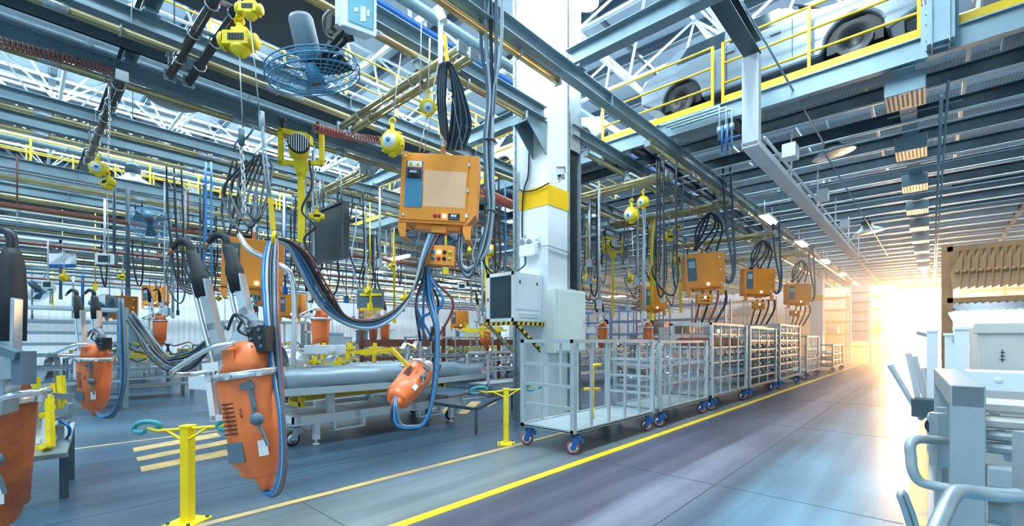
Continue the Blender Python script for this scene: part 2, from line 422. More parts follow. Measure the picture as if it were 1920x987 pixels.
# bracket that carries the rail ends
b = MB()
br = [PY(990, 195, 6.4), PY(1022, 188, 6.7)]
for x in (-5.62, -5.30):
    b.slab([(x, 6.70, 5.65), (x, 6.15, 5.65), (x, 6.15, 5.52), (x, 6.70, 5.05)], (.02, 0, 0))
b.bx(-5.66, -5.26, 6.12, 6.7, 5.65, 5.67); b.bx(-5.66, -5.26, 6.13, 6.15, 5.5, 5.65)
b.build('rail_bracket', 'steel_blue', column)
b = MB(); b.tube([PY(979, 450, 6.68), PY(985, 440, 6.68)], .02); 
b.tube([(-5.5, 6.67, 3.35), (Xc + .03, 6.67, 3.35), (Xc + .03, 7.36, 3.3)], .012, 6); b.build('conduit', 'hose_grey', column)
b = MB(); pts = [PY(992, 285, 6.68), PY(990, 330, 6.68), PY(982, 358, 6.66), PY(979, 400, 6.68), PY(979, 447, 6.68)]
b.tube(spl(pts), .016, 7); b.tube(spl([PY(974, 356, 6.66), PY(984, 359, 6.66), PY(1005, 356, 6.66), PY(1030, 343, 6.66)]), .014, 7)
b.tube(spl([PY(985, 482, 6.6), PY(984, 497, 6.6), PY(972, 507, 6.5), PY(968, 512, 6.4)]), .016, 7); b.build('wiring', 'hose_black', column)
# far columns
def far_column(x, y, w_=.7):
    b = MB(); b.bx(x - w_, x, y, y + w_, 0, 12.6); o = struct(b.build('column', 'column_white'))
    b = MB(); b.bx(x - w_ - .01, x + .01, y - .01, y + w_ + .01, 4.12, 4.5); b.build('yellow_band', 'band_yellow', o); return o
far_column(-5.2, 35.5)
for x, y in ((-20, 21.5), (-33, 7), (-33, 21.5)): far_column(x, y)

# --- longitudinal steel beams of the rail grid (z 5.65 to 5.87), cross beams above (z 5.95 to 6.2)
def beam(p0, p1, w_, h_, m, name='steel_beam'):
    b = MB(); b.ibeam(p0, p1, w_, h_, .014); L = (V(p1) - V(p0)).length; d = (V(p1) - V(p0)).normalized(); n = int(L / 3)
    for i in range(1, n):
        q = V(p0) + d * (i * 3); b.bar(q - d * .006, q + d * .006, w_, h_ - .03)
    return struct(b.build(name, m))
for x, y0, y1 in ((-4.15, -5, 44), (-5.27, -5, 6.6), (-5.27, 7.45, 44), (-7.62, -5, 44), (-9.2, -5, 44), (-11.5, -5, 44), (-12.65, -5, 21.4)):
    beam((x, y0, 5.76), (x, y1, 5.76), .17, .22, 'steel_blue')
for i, x in enumerate((-14.6, -16.2, -18.1, -21.8, -23.6, -25.9, -28.2, -30.5)):
    beam((x, -5, 5.4 + .12 * (i % 3)), (x, 44, 5.4 + .12 * (i % 3)), .17, .24, 'steel_light' if i % 2 else 'steel_blue')
beam((-4.3, 6.02, 6.08), (8, 6.02, 6.08), .2, .28, 'steel_blue')
for y in (-2.2, 1.2):
    beam((-34, y, 6.1), (-6.2, y, 6.1), .18, .26, 'steel_dark')
beam((-34, 6.9, 6.1), (-6.3, 6.9, 6.1), .2, .3, 'steel_blue')
# beam hangers
b = MB()
for x in (-4.15, -5.27, -7.62, -9.2, -11.5):
    for y in ((6.02,) if x == -4.15 else (-2.2, 1.2, 6.75)):
        if x == -5.27 and y > 6: continue
        z0, z1 = 5.87, 5.97
        b.bar((x, y, z0), (x, y, z1), .12, .12); b.bar((x - .13, y, z0 + .01), (x + .13, y, z0 + .01), .2, .02)
        for dx in (-.1, .1): b.cyl((x + dx, y - .07, z0 - .02), (x + dx, y - .07, z0 + .05), .014, 6); b.cyl((x + dx, y + .07, z0 - .02), (x + dx, y + .07, z0 + .05), .014, 6)
struct(b.build('beam_hanger', 'steel_blue'))
# dark sheet-metal cable trough high on the left, between the two nearest beams
b = MB(); b.bx(-8.9, -7.9, -5, 6.5, 5.95, 6.0); b.bx(-8.9, -8.86, -5, 6.5, 5.95, 6.2); struct(b.build('cable_trough', 'steel_dark'))
b = MB(); b.bx(-7.2, -5.7, -5, 3.3, 5.98, 6.02); struct(b.build('cable_trough', 'steel_dark'))

# --- mezzanine deck over the right and far side (edge at Y 9.5), deck top z 6.3
def handrail(p0, p1, posts, name='guard_rail', post_h=1.2, toe=True):
    p0, p1 = V(p0), V(p1); b = MB(); root = None
    for h in (post_h, post_h * .66, post_h * .33): b.tube([p0 + UP * h, p1 + UP * h], .022, 6)
    o = struct(b.build(name, 'yellow_rail'))
    if toe:
        b = MB(); b.bar(p0 + UP * .06, p1 + UP * .06, .015, .16); b.build('toe_board', 'yellow_rail', o)
    n = max(1, int((p1 - p0).length / posts))
    for i in range(n + 1):
        q = p0.lerp(p1, i / n); b = MB(); b.bar(q, q + UP * (post_h + .01), .05, .05); b.build('rail_post', 'yellow_rail', o)
    return o
YE = 9.5
b = MB()
b.ibeam((-19, YE, 6.1), (11.9, YE, 6.1), .14, .34, .02); deck = struct(b.build('mezzanine', 'steel_blue'))
for i in range(27):
    y = YE + 1.2 + i * 1.35
    b = MB(); b.ibeam((-19, y, 6.06), (11.9, y, 6.06), .12, .26, .016); b.build('deck_joist', 'steel_dark', deck)
for k, x in enumerate((-17, -14, -11, -8, -5.0, -2.9, -.32, 2.2, 5, 8, 11)):
    b = MB(); b.ibeam((x, YE, 5.98), (x, 47, 5.98), .13 if x != -.32 else .24, .18, .014); b.build('deck_girder', 'steel_blue' if x == -.32 else 'steel_dark', deck)
for i in range(27):
    y = YE + .05 + i * 1.35; 
    b = MB(); b.bx(-19, 11.9, y, y + (.5, .4, .7)[i % 3], 6.24, 6.262); b.build('deck_plate', 'steel_dark' if i % 3 else 'roof_beam', deck)
b = MB(); b.bx(-19, 11.9, YE + .1, 47, 6.272, 6.276); b.build('deck_mesh', 'mesh', deck)
b = MB()
for i in range(26):
    y = YE + 1.0 + i * 1.35
    b.tube([(-19, y, 5.86), (11.9, y, 5.86)], .022, 6)
    if i % 2: b.tube([(-19, y + .3, 5.80), (11.9, y + .3, 5.80)], .014, 5)
b.build('deck_pipe', 'steel_light', deck)
handrail((-3.05, YE + .02, 6.3), (11.5, YE + .02, 6.3), 1.45)
handrail((-5.8, YE + .02, 6.3), (-3.25, YE + .02, 6.3), 1.3)
handrail((-18.4, YE + .02, 6.3), (-8.2, YE + .02, 6.3), 1.5)
# left mezzanine walkway (edge at X -18.5)
b = MB(); b.ibeam((-18.5, -5, 5.8), (-18.5, YE, 5.8), .14, .34, .02); lm = struct(b.build('mezzanine', 'steel_blue'))
b = MB(); b.bx(-24, -18.5, -5, YE, 5.97, 6.0); b.build('deck_plate', 'steel_dark', lm)
for i in range(10):
    b = MB(); b.ibeam((-24, -4.5 + 1.4 * i, 5.82), (-18.55, -4.5 + 1.4 * i, 5.82), .1, .22); b.build('deck_joist', 'steel_dark', lm)
handrail((-18.45, -5, 6.0), (-18.45, YE, 6.0), 1.3)
handrail((-26, -5, 8.2), (-26, YE, 8.2), 1.3)
# upper walkway with yellow rail above the beams
b = MB(); b.bx(-12.6, -11.5, -5, 20, 8.0, 8.05); b.ibeam((-11.5, -5, 7.95), (-11.5, 20, 7.95), .1, .2); struct(b.build('catwalk', 'steel_dark'))
handrail((-11.45, -5, 8.1), (-11.45, 20, 8.1), 1.5, toe=False)
# white drop post and the long white channel hung under the deck
b = MB(); p = P(1421, 265, 7.8); x0, y0 = -2.26, 8.5
b.bx(x0 - .13, x0 + .13, y0 - .08, y0 + .08, 4.95, 6.42)
for z in [5.0 + .12 * i for i in range(12)]:
    for dx in (-.08, .08): b.cyl((x0 + dx, y0 - .085, z), (x0 + dx, y0 - .075, z), .008, 6)
dp = struct(b.build('drop_post', 'paint_white'))
b = MB(); b.ibeam((x0, 4.6, 6.6), (x0, 8.6, 6.6), .26, .24, .015); b.build('carrier_beam', 'steel_dark', dp)
b = MB(); b.bx(x0 - .13, x0 + .13, 8.4, 23, 4.86, 4.88)
for dx in (-.13, .12): b.bx(x0 + dx, x0 + dx + .01, 8.4, 23, 4.86, 4.98)
b.bx(x0 + .15, x0 + .19, 8.6, 26, 5.03, 5.06)
for y in (11, 14, 17, 20, 23): b.bar((x0 + .1, y, 4.9), (x0 + .1, y, 5.95), .03, .03)
b.build('cable_channel', 'paint_white', dp)
b = MB()
for y in (9.7, 13.2, 17.0): b.bx(x0 + .2, x0 + .42, y, y + .32, 5.0, 5.25)
b.build('junction_box', 'cab_white', dp)
b = MB(); b.tube([P(1389, 0, 7.0), PY(1545, 270, 11.0)], .018, 6); b.tube([PY(1545, 285, 11.3), PY(1665, 480, 24)], .018, 6); struct(b.build('stay_rod', 'steel_blue'))
# perforated boxes along the middle girder
for i in range(9):
    y = 10.1 + i * 3.0; x = -.32
    b = MB(); b.bx(x - .26, x + .26, y - .35, y + .35, 5.60, 5.9); o = struct(b.build('perforated_box', 'steel_blue', bevel=.01))
    b = MB()
    for a in range(8):
        for k in range(10):
            if a in (3, 4) and k % 9 == 0: continue
            cx, cy_ = x - .21 + a * .06, y - .3 + k * .066
            b.bx(cx - .014, cx + .014, cy_ - .016, cy_ + .016, 5.595, 5.601)
    b.build('perforation', 'black', o)
b = MB(); b.tube([(.12, 10, 5.5), (.12, 44, 5.5)], .025, 6); b.tube([(.2, 10, 5.7), (.2, 44, 5.7)], .02, 6)
for y in range(11, 44, 3): b.tube([(.12, y, 5.5), (.12, y, 5.9)], .01, 5); b.tube([(-.6, y, 5.72), (.4, y, 5.72)], .012, 5)
struct(b.build('overhead_pipe', 'steel_blue'))

# ================================================================= RAILS, HOISTS, LAMPS, FANS
def gold_rail(p0, p1, label, group=None, r=.05, coup=2.2, name='crane_rail'):
    p0, p1 = V(p0), V(p1); d = (p1 - p0).normalized(); L = (p1 - p0).length
    root = thing(name, label, 'rail', p0, group)
    b = MB(); b.tube([p0, p1], r, 10); b.bar(p0 - UP * r * .9, p1 - UP * r * .9, r * .9, r * .5); b.build('rail_tube', 'gold', root)
    x, y, _ = frame(d)
    for q in (p0, p1):
        b = MB(); b.bar(q - d * .02, q + d * .02, r * 2.5, r * 2.5); b.build('end_cap', 'cart_grey', root)
    n = max(1, int(L / coup))
    for i in range(1, n):
        b = MB(); q = p0 + d * (i * coup + .3 * math.sin(i * 3)); b.cyl(q - d * .11, q + d * .11, r * 1.22, 10)
        b.bar(q - d * .12 + y * r * 1.1, q + d * .12 + y * r * 1.1, r, .02)
        if i % 2:
            for j in (-2, -1, 1, 2): b.cyl(q + d * (j * .045 + .35) + x * r * .8, q + d * (j * .045 + .35) + x * r * 1.25, .012, 6)
            b.cyl(q + d * .1, q + d * .48, r * 1.12, 10)
        b.build('coupling', 'galv', root)
    return root
def hang_clamps(root, pts, z1, r=.05):
    for p in pts:
        b = MB(); p = V(p); b.bar(p, V((p.x, p.y, z1)), .05, .03); b.ring(p, (1, 0, 0) if root.get('cross') else (0, 1, 0), r * 1.35, .014, 12, 5)
        b.build('hanger', 'galv', root)
ZR = 5.55
LR = ((-4.2, -4, 5.6, 'long brass-coloured tube rail ending just before the white column, nearest the aisle'),
      (-5.27, -4, 6.05, 'brass-coloured tube rail running into the bracket on the column'),
      (-7.62, -4, 40, 'brass-coloured tube rail passing behind the desk fan'),
      (-9.2, -4, 13, 'brass-coloured tube rail under the wide grey beam at upper left'),
      (-11.5, -4, 14, 'upper of the two thin brass-coloured rails at far left'),
      (-12.65, -4, 20, 'lower of the two thin brass-coloured rails at far left'))
for x, y0, y1, lab in LR:
    r = gold_rail((x, y0, ZR), (x, y1, ZR), lab); hang_clamps(r, [(x, y0 + 1.1 + 1.9 * i, ZR) for i in range(int((y1 - y0) / 1.9))], 5.66)
for x, y0, y1, lab in ((-4.2, 8.6, 44, 'brass-coloured tube rail over the orange control cabinets beyond the column'),
                       (-5.4, 8.2, 44, 'brass-coloured tube rail beyond the column, second from the aisle')):
    r = gold_rail((x, y0, ZR), (x, y1, ZR), lab); hang_clamps(r, [(x, y0 + .6 + 2.4 * i, ZR) for i in range(14)], 5.66)
rnd = random.Random(3)
for i, x in enumerate((-14.6, -15.4, -16.9, -18.1, -19.6, -21.8, -23.6, -24.7, -26.6, -28.2, -30.5)):
    z = 5.1 - .25 * (i % 3)
    gold_rail((x, -4, z), (x, 42, z), 'thin brass-coloured rail among the crowded rails over the back stations', 'rails over the back stations', .055, 3.1)
    for k in range(2):
        b = MB(); zz = 4.2 + .2 * k + .04 * (i % 3); xx = x + .15 + .28 * k
        b.tube([(xx, -4, zz), (xx, 42, zz)], rnd.choice((.03, .045, .06)), 6)
        for y in range(-3, 42, 3): b.bx(xx - .015, xx + .015, y, y + .03, zz, 5.5)
        tag(b.build('conduit', ('steel_light', 'galv', 'hose_steel', 'rust', 'steel_blue', 'gold')[(i + k * 3) % 6]),
            'straight service pipe running over the back stations', 'pipe', 'service pipes over the back stations')
ZC = 5.28
def cross_pair(x0, x1, y, label, dy=.2, n=2, z=ZC, m='gold'):
    root = thing('cross_rail', label, 'rail', (x0, y, z))
    for k in range(n):
        b = MB(); yy = y + k * dy; b.tube([(x0, yy, z), (x1, yy, z)], .052, 10); b.bx(x0, x1, yy - .02, yy + .02, z - .07, z - .04); b.build('rail_tube', m, root)
        for xx in (x0, x1):
            b = MB(); b.bx(xx - .02, xx + .02, yy - .07, yy + .07, z - .075, z + .065); b.build('end_cap', 'cart_grey', root)
    xx = max(x0, x1) - .35
    while xx > min(x0, x1):
        b = MB()
        for k in range(n): b.ring((xx, y + k * dy, z), (1, 0, 0), .07, .012, 12, 5)
        b.bx(xx - .03, xx + .03, y, y + (n - 1) * dy + .02, z + .05, z + .08); xx -= .72
        b.build('clamp', 'chrome', root)
    for xx in (-4.2, -5.27, -7.62, -9.2, -11.5, -12.65):
        if min(x0, x1) - .1 < xx < max(x0, x1) + .1:
            b = MB(); b.bx(xx - .05, xx + .05, y - .05, y + (n - 1) * dy + .05, z + .06, ZR - .05); b.bx(xx - .09, xx + .09, y - .07, y + (n - 1) * dy + .07, ZR - .09, ZR - .06)
            b.build('trolley', 'galv', root)
    return root
cross_pair(-4.35, -7.5, 3.80, 'double crosswise brass rail carrying the large orange cabinet')
cross_pair(-4.0, -7.8, 1.45, 'dark double crosswise rail at the top left beside the yellow hoist', .22, m='rail_dark')
cross_pair(-8.3, -12.8, 1.0, 'single dark crosswise rail at far left carrying a small yellow hoist', n=1, m='rail_dark')
cross_pair(-9.1, -12.7, 5.1, 'double crosswise rail behind the yellow post with a hanging hoist')
cross_pair(-4.3, -8.4, 9.75, 'double crosswise rail with two yellow balancers just right of the column', .25)
cross_pair(-3.95, -7.6, 12.9, 'second crosswise double rail right of the column, over the second orange cabinet', .3)
cross_pair(-3.95, -7.6, 17.6, 'third crosswise rail right of the column', .3)
cross_pair(-3.95, -7.6, 22.5, 'farthest crosswise rail toward the gate', .3)

# red coiled air hoses along the left rails
def coil(p0, p1, R0, turns, label, m='coil_red', r=.008, group=None, sag=.0, name='coiled_hose'):
    p0, p1 = V(p0), V(p1); x, y, d = frame(p1 - p0); pts = []; N = turns * 10
    for i in range(N + 1):
        t = i / N; a = 2 * math.pi * turns * t; c = p0.lerp(p1, t) - UP * (sag * 4 * t * (1 - t))
        pts.append(c + (x * math.cos(a) + y * math.sin(a)) * R0)
    b = MB(); b.tube(pts, r, 5); return tag(b.build(name, m), label, 'hose', group)
coil(P(590, 240, 6.3), P(652, 256, 6.9), .055, 12, 'red coiled air hose, tightly wound, left of the double brass rail')
coil(P(655, 256, 6.9), P(728, 266, 7.6), .055, 14, 'red coiled air hose, looser, between the double rail and the yellow reel')
coil(P(0, 80, 4.7), P(210, 132, 5.6), .05, 24, 'thin rusty red spiral hose along the top left rail', 'rust', .008)
coil(P(905, 360, 9.2), P(960, 385, 10), .09, 14, 'red coiled hose just left of the column', r=.016)

# --- chain hoists and balancers
def drum_balancer(c, face, label, r=.13, D=None, group=None, wire=None, hook_to=None, name='spring_balancer'):
    c = V(c)
    if hook_to is not None and V(hook_to).z < 5.2: hook_to = V((hook_to.x, hook_to.y, 5.3))
    face = V(face).normalized(); x, y, d = frame(face)
    root = thing(name, label, 'balancer', c, group)
    b = MB(); b.lathe(c - d * r * .75, d, [(0, 0), (r * .75, 0), (r * .9, r * .15), (r, r * .35), (r, r * .7), (r * 1.06, r * .72), (r * 1.06, r * .9), (r, r * .92), (r * .96, r * 1.2), (r * .8, r * 1.4), (0, r * 1.42)], 20)
    for k in range(6):
        a = k * math.pi / 3 + .3; q = c + (x * math.cos(a) + y * math.sin(a)) * r * 1.05; b.cyl(q - d * r * .1, q + d * r * .3, r * .13, 6)
    b.box(c - UP * r * 1.05, (r * .5, r * .5, r * .35)); b.build('drum', 'yellow', root)
    b = MB(); b.lathe(c + d * r * .67, d, [(r * .66, 0), (r * .62, r * .06), (r * .3, r * .07), (r * .28, r * .12), (0, r * .14)], 20); b.build('dial', 'paint_white', root)
    b = MB(); b.lathe(c + d * r * .76, d, [(r * .26, 0), (r * .2, r * .1), (0, r * .11)], 12); b.build('hub', 'plate_blue', root)
    b = MB(); b.bar(c + UP * r, c + UP * r * 1.7, r * .3, r * .3, FWD); b.tube([c + UP * r * 1.6 + (x * math.cos(a * .7) + UP * math.sin(a * .7)) * r * .3 + UP * r * .3 for a in range(-2, 6)], r * .09, 6); b.build('hook', 'yellow', root)
    if hook_to is not None:
        b = MB(); b.tube([c + UP * r * 1.8, V(hook_to)], .008, 5); b.build('chain', 'chrome', root)
    if wire is not None:
        b = MB(); b.tube([c - UP * r, V(wire)], .005, 4); b.build('wire', 'chrome', root)
    return root
def chain(b, p0, p1, link=.05, r=.008):
    p0, p1 = V(p0), V(p1); d = p1 - p0; n = max(2, int(d.length / (link * .8))); x, y, dd = frame(d)
    for i in range(n):
        c = p0.lerp(p1, (i + .5) / n); X = x if i % 2 else y
        b.tube([c + dd * link * .5 * math.cos(a) + X * link * .28 * math.sin(a) for a in [k * math.pi / 4 for k in range(8)]], r, 4, True)
def block_hoist(c, label, s=.2, top=None, wires=(), group=None, yaw=0, name='chain_hoist'):
    c = V(c)
    if top is not None and 4 < V(top).z < 5.25 and c.z > 2 and s > .105: top = V((top.x, top.y, 5.25))
    pass; M = Matrix.Rotation(YAW + yaw, 3, 'Z'); root = thing(name, label, 'hoist', c, group)
    def q(x, y, z): return c + M @ V((x * s, y * s, z * s))
    b = MB(); b.box(q(0, 0, 0), (s * 1.5, s * .9, s * .8), M); b.lathe(q(-.75, 0, 0), M @ V((-1, 0, 0)), [(s * .5, 0), (s * .5, s * .2), (s * .35, s * .35), (0, s * .36)], 16)
    b.lathe(q(.75, 0, 0), M @ V((1, 0, 0)), [(s * .42, 0), (s * .42, s * .25), (s * .3, s * .32), (0, s * .33)], 16)
    b.box(q(.1, 0, .5), (s * .9, s * .6, s * .35), M); b.lathe(q(.05, 0, -.35), (0, 0, -1), [(s * .5, 0), (s * .55, s * .15), (s * .3, s * .45), (s * .12, s * .55), (0, s * .56)], 12)
    b.cyl(q(0, 0, .6), q(0, 0, 1.0), s * .2, 8); b.build('housing', 'yellow', root, bevel=s * .05)
    b = MB(); b.box(q(.05, -.46, .0), (s * .9, s * .06, s * .36), M)
    for k in range(5): b.box(q(-.28 + k * .16, -.5, .0), (s * .05, s * .04, s * .34), M)
    b.build('grille', 'black', root)
    b = MB(); b.lathe(q(0, 0, 1.15), M @ V((0, 1, 0)), [(s * .28, -s * .1), (s * .28, s * .1), (s * .1, s * .12), (0, s * .12)], 12); b.ring(q(0, 0, 1.45), M @ V((0, 1, 0)), s * .2, s * .05, 12, 5); b.build('hook', 'yellow', root)
    if top is not None:
        b = MB(); chain(b, q(0, 0, 1.6), top, .05 if s < .15 else .06, .006); b.build('chain', 'chrome', root)
    for w_ in wires:
        b = MB(); b.tube([q(.1, -.2, -.5), V(w_)], .006, 4); b.build('wire', 'galv', root)
    return root
block_hoist(P(449, 78, 3.9), 'large yellow chain hoist hanging at the top left', .15, P(449, -30, 3.9), [P(455, 240, 3.9)])
b2 = block_hoist(P(468, 18, 3.75), 'yellow pulley block above the large top left hoist', .10, P(468, -60, 3.75), [P(487, 215, 3.8)], name='pulley_block')
block_hoist(P(203, 343, 6.6), 'small yellow hoist under the dark rail at far left', .115, P(206, 290, 6.6), [P(206, 560, 6.6)], yaw=-.4)
drum_balancer(P(184, 316, 6.5), -FWD + RGT * .5, 'yellow reel beside the small hoist at far left', .10)
drum_balancer(P(803, 200, 5.6), P(803, 200, 5.6) * -1 + V((0, 0, .3)), 'small yellow balancer with white dial above the large orange cabinet', .095, hook_to=P(806, 165, 5.6), wire=P(786, 282, 5.6))
drum_balancer(P(736, 268, 5.9), -FWD + RGT * -.25, 'yellow balancer hanging left above the large orange cabinet', .145, hook_to=P(751, 205, 5.9), name='spring_balancer')
block_hoist(P(594, 406, 8.6), 'yellow chain hoist in front of the dark hanging board', .125, P(590, 376, 8.6), yaw=.3)
drum_balancer(PY(1206, 379, 9.8), (-.2, -1, -.2), 'upper right yellow balancer with white dial beyond the column', .13, hook_to=PY(1209, 352, 9.8), wire=PY(1212, 560, 9.8))
drum_balancer(PY(1184, 403, 9.8), (-.2, -1, -.2), 'lower left yellow balancer of the pair beyond the column', .17, hook_to=PY(1190, 358, 9.8), wire=PY(1192, 560, 9.8))
block_hoist(PY(1255, 445, 12.6), 'yellow hoist between the column and the second orange cabinet', .16, PY(1256, 392, 12.9))
block_hoist(PY(1270, 427, 13.2), 'smaller yellow hoist behind and above the second hoist past the column', .12, PY(1270, 385, 13.2))
drum_balancer(PY(1180, 522, 16), (-.5, -1, 0), 'small yellow balancer hanging low beyond the first yellow post', .16, hook_to=PY(1178, 480, 16))
drum_balancer(PY(1219, 520, 18), (-.5, -1, 0), 'small yellow balancer beside a pale cable, low in the right middle', .18, hook_to=PY(1219, 470, 18))
drum_balancer(PY(918, 470, 8.4), (.5, -1, 0), 'yellow motor drum on the post left of the column', .15)

# --- yellow frame with reel motor and the long square post under it
def reel_post(c, s, label, drop, motor=1):
    c = V(c); M = Matrix.Rotation(YAW, 3, 'Z'); root = thing('lift_unit', label, 'lift', c)
    def q(x, y, z): return c + M @ V((x * s, y * s, z * s))
    b = MB(); t = .1 * s
    b.path([q(-.5, 0, .5), q(-.5, 0, -.3)], t, t, FWD); b.path([q(.5, 0, .35), q(.5, 0, -.3)], t, t, FWD); b.path([q(-.5, 0, -.3), q(.5, 0, -.3)], t, t); b.path([q(-.5, 0, .5), q(.1, 0, .38)], t, t)
    b.box(q(.05, .1, .3), (s * .3, s * .2, s * .2), M); b.slab([q(-.2, -.06, -.3), q(.2, -.06, -.3), q(.08, -.06, -.62), q(-.08, -.06, -.62)], M @ V((0, s * .12, 0))); b.build('frame', 'yellow', root)
    b = MB(); b.lathe(q(-.22, .35, 0.05), M @ V((.45, -1, .1)), [(0, 0), (s * .2, 0), (s * .24, s * .08), (s * .24, s * .5), (s * .2, s * .56)], 20); b.build('motor', 'yellow', root)
    b = MB(); ax = (M @ V((.45, -1, .1))).normalized(); cc = q(-.22, .35, .05) + ax * s * .56; b.lathe(cc, ax, [(s * .25, 0), (s * .25, s * .05), (s * .22, s * .07), (0, s * .07)], 20); b.build('fan_cover', 'black', root)
    b = MB(); x, y, _ = frame(ax)
    for k in range(-4, 5):
        h = math.sqrt(max(0, .22 ** 2 - (k * .05) ** 2)) * s; b.bar(cc + ax * s * .08 + x * k * .05 * s - y * h, cc + ax * s * .08 + x * k * .05 * s + y * h, s * .018, s * .01, ax)
    b.build('grille', 'paint_white', root)
    b = MB(); b.bar(q(0, 0, -.55), q(0, 0, -.55) - UP * drop, .12 * s, .12 * s, FWD); b.build('post', 'yellow', root)
    b = MB(); b.bar(q(-.45, 0, .5), q(-.45, 0, .75), s * .08, s * .08, FWD); b.lathe(q(-.45, .05, .75), M @ V((0, -1, 0)), [(s * .07, 0), (s * .07, s * .1), (0, s * .1)], 10)
    b.bar(q(.4, 0, .3), q(.4, 0, .7), s * .06, s * .06, FWD); b.build('trolley', 'black', root)
    return root
reel_post(P(565, 283, 6.9), .62, 'yellow lift frame with striped motor cover and long post, nearest', 1.05)
reel_post(PY(1149, 462, 14), .66, 'yellow lift frame with motor just right of the column', 2.1)
reel_post(PY(1276, 490, 16), .62, 'yellow lift frame left of the second orange cabinet', 1.5)
b = MB(); b.bar(PY(911, 465, 8.6), PY(914, 575, 8.6), .1, .1, FWD); b.bar(PY(918, 380, 8.6), PY(912, 465, 8.6), .14, .05, FWD); tag(b.build('lift_post', 'yellow'), 'yellow hanging post between the hanging cables and the column', 'post')
b = MB(); b.tube(spl([P(580, 300, 6.7), P(584, 350, 6.7), P(566, 395, 6.7), P(590, 425, 6.7), P(570, 450, 6.7), P(592, 490, 6.7)]), .016, 6); tag(b.build('cable', 'hose_black'), 'black wavy cable beside the nearest yellow post', 'cable')
coil(PY(1197, 500, 14), PY(1192, 585, 14), .12, 9, 'black spiral cable hanging right of the column', 'hose_black', .014, sag=0)

# --- large wall fan
def fan(c, axis, label, s=1.0, arm=None, group=None, box=True):
    c = V(c); ax = V(axis).normalized(); x, y, d = frame(ax); root = thing('industrial_fan', label, 'fan', c, group); Rr = .37 * s
    b = MB()
    for r_, z in ((1, 0), (.97, .05), (.97, -.05)): b.ring(c + d * z * s, d, Rr * r_, .006 * s, 36, 5)
    for sgn in (1, -1):
        for k in range(1, 9): 
            rr = Rr * k / 9; b.ring(c + d * sgn * s * (.03 + .06 * (1 - (k / 9) ** 2)), d, rr, .0025 * s, 30, 4)
        for k in range(36):
            a = k * math.pi / 18; u = x * math.cos(a) + y * math.sin(a); v_ = x * math.cos(a + .25) + y * math.sin(a + .25)
            b.tube([c + u * Rr * .1 + d * sgn * s * .09, c + v_ * Rr * .6 + d * sgn * s * .07, c + v_ * Rr + d * sgn * .01 * s], .0028 * s, 4, caps=False)
    b.build('cage', 'plate_blue', root)
    b = MB()
    for k in range(3):
        a = k * 2.094 + .5
        def w_(r_, t, z): q = a + t; return c + (x * math.cos(q) + y * math.sin(q)) * Rr * r_ + d * z * s
        b.slab([w_(.15, -.3, -.03), w_(.5, -.45, -.035), w_(.88, -.35, -.03), w_(.9, .25, .02), w_(.5, .35, .03), w_(.15, .35, .03)], d * .006 * s)
    b.build('blade', 'glass_dark', root)
    b = MB(); b.lathe(c - d * .04 * s, d, [(0, -.03 * s), (.06 * s, -.02 * s), (.07 * s, .02 * s), (.06 * s, .08 * s), (.05 * s, .1 * s)], 16); b.build('hub', 'plate_blue', root)
    b = MB(); b.lathe(c + d * .09 * s, d, [(.06 * s, 0), (.085 * s, .04 * s), (.095 * s, .12 * s), (.095 * s, .3 * s), (.085 * s, .33 * s), (0, .335 * s)], 20); b.build('motor', 'plate_grey', root)
    b = MB(); b.lathe(c + d * .428 * s, d, [(.05 * s, 0), (.04 * s, .012 * s), (0, .014 * s)], 16); b.build('motor_cap', 'plate_blue', root)
    if arm:
        b = MB(); b.path(arm, .035 * s, .035 * s); b.tube(spl([c + d * .2 * s + x * .09 * s, arm[0], arm[1]]), .012 * s, 6); b.build('bracket', 'black', root)
    return root
fan(P(588, 136, 3.75), -RGT * .17 + UP * .9 - FWD * .17, 'large round desk-type fan with blue-grey motor, cage facing down, at the top', 1.0,
    [P(597, 118, 3.7), P(612, 92, 3.6), P(640, 60, 3.5), P(632, 52, 3.5)])
b = MB(); b.path([P(613, 108, 3.7), P(648, 75, 3.55), P(660, 72, 3.55)], .03, .03); b.path([P(618, 20, 3.6), P(616, 60, 3.6), P(632, 66, 3.6)], .03, .03)
b.tube(spl([P(618, 20, 3.55), P(607, 35, 3.5), P(610, 62, 3.5), P(622, 75, 3.5)]), .012, 6); tag(b.build('fan_bracket', 'black'), 'black bent bracket joining the top fan to the white junction box', 'bracket')
root = thing('junction_box', 'white junction box with a pale teal window at the top, right of the fan', 'box', P(667, 60, 3.55))
q = [P(629, -14, 3.5), P(704, -12, 3.5), P(705, 75, 3.5), P(634, 48, 3.5)]
q = [P(643, -20, 3.42), P(707, -20, 3.42), P(706, 70, 3.42), P(643, 47, 3.42)]
b = MB(); b.slab(q, P(628, 55, 3.75) - P(643, 47, 3.42)); b.build('housing', 'cab_white', root, bevel=.008)
b = MB(); n_ = (P(643, 47, 3.42) - P(628, 55, 3.75)).normalized() * .006
b.slab([P(652, -14, 3.415), P(699, -10, 3.415), P(698, 55, 3.415), P(652, 38, 3.415)], n_); b.build('window', 'lcd', root)
b = MB()
for x0, y0, x1, y1 in ((664, 14, 672, 22), (676, 12, 686, 40), (688, 18, 693, 30)): b.slab([P(x0, y0, 3.41), P(x1, y0, 3.41), P(x1, y1, 3.41), P(x0, y1, 3.41)], n_ * .5)
b.build('breaker', 'paint_white', root)

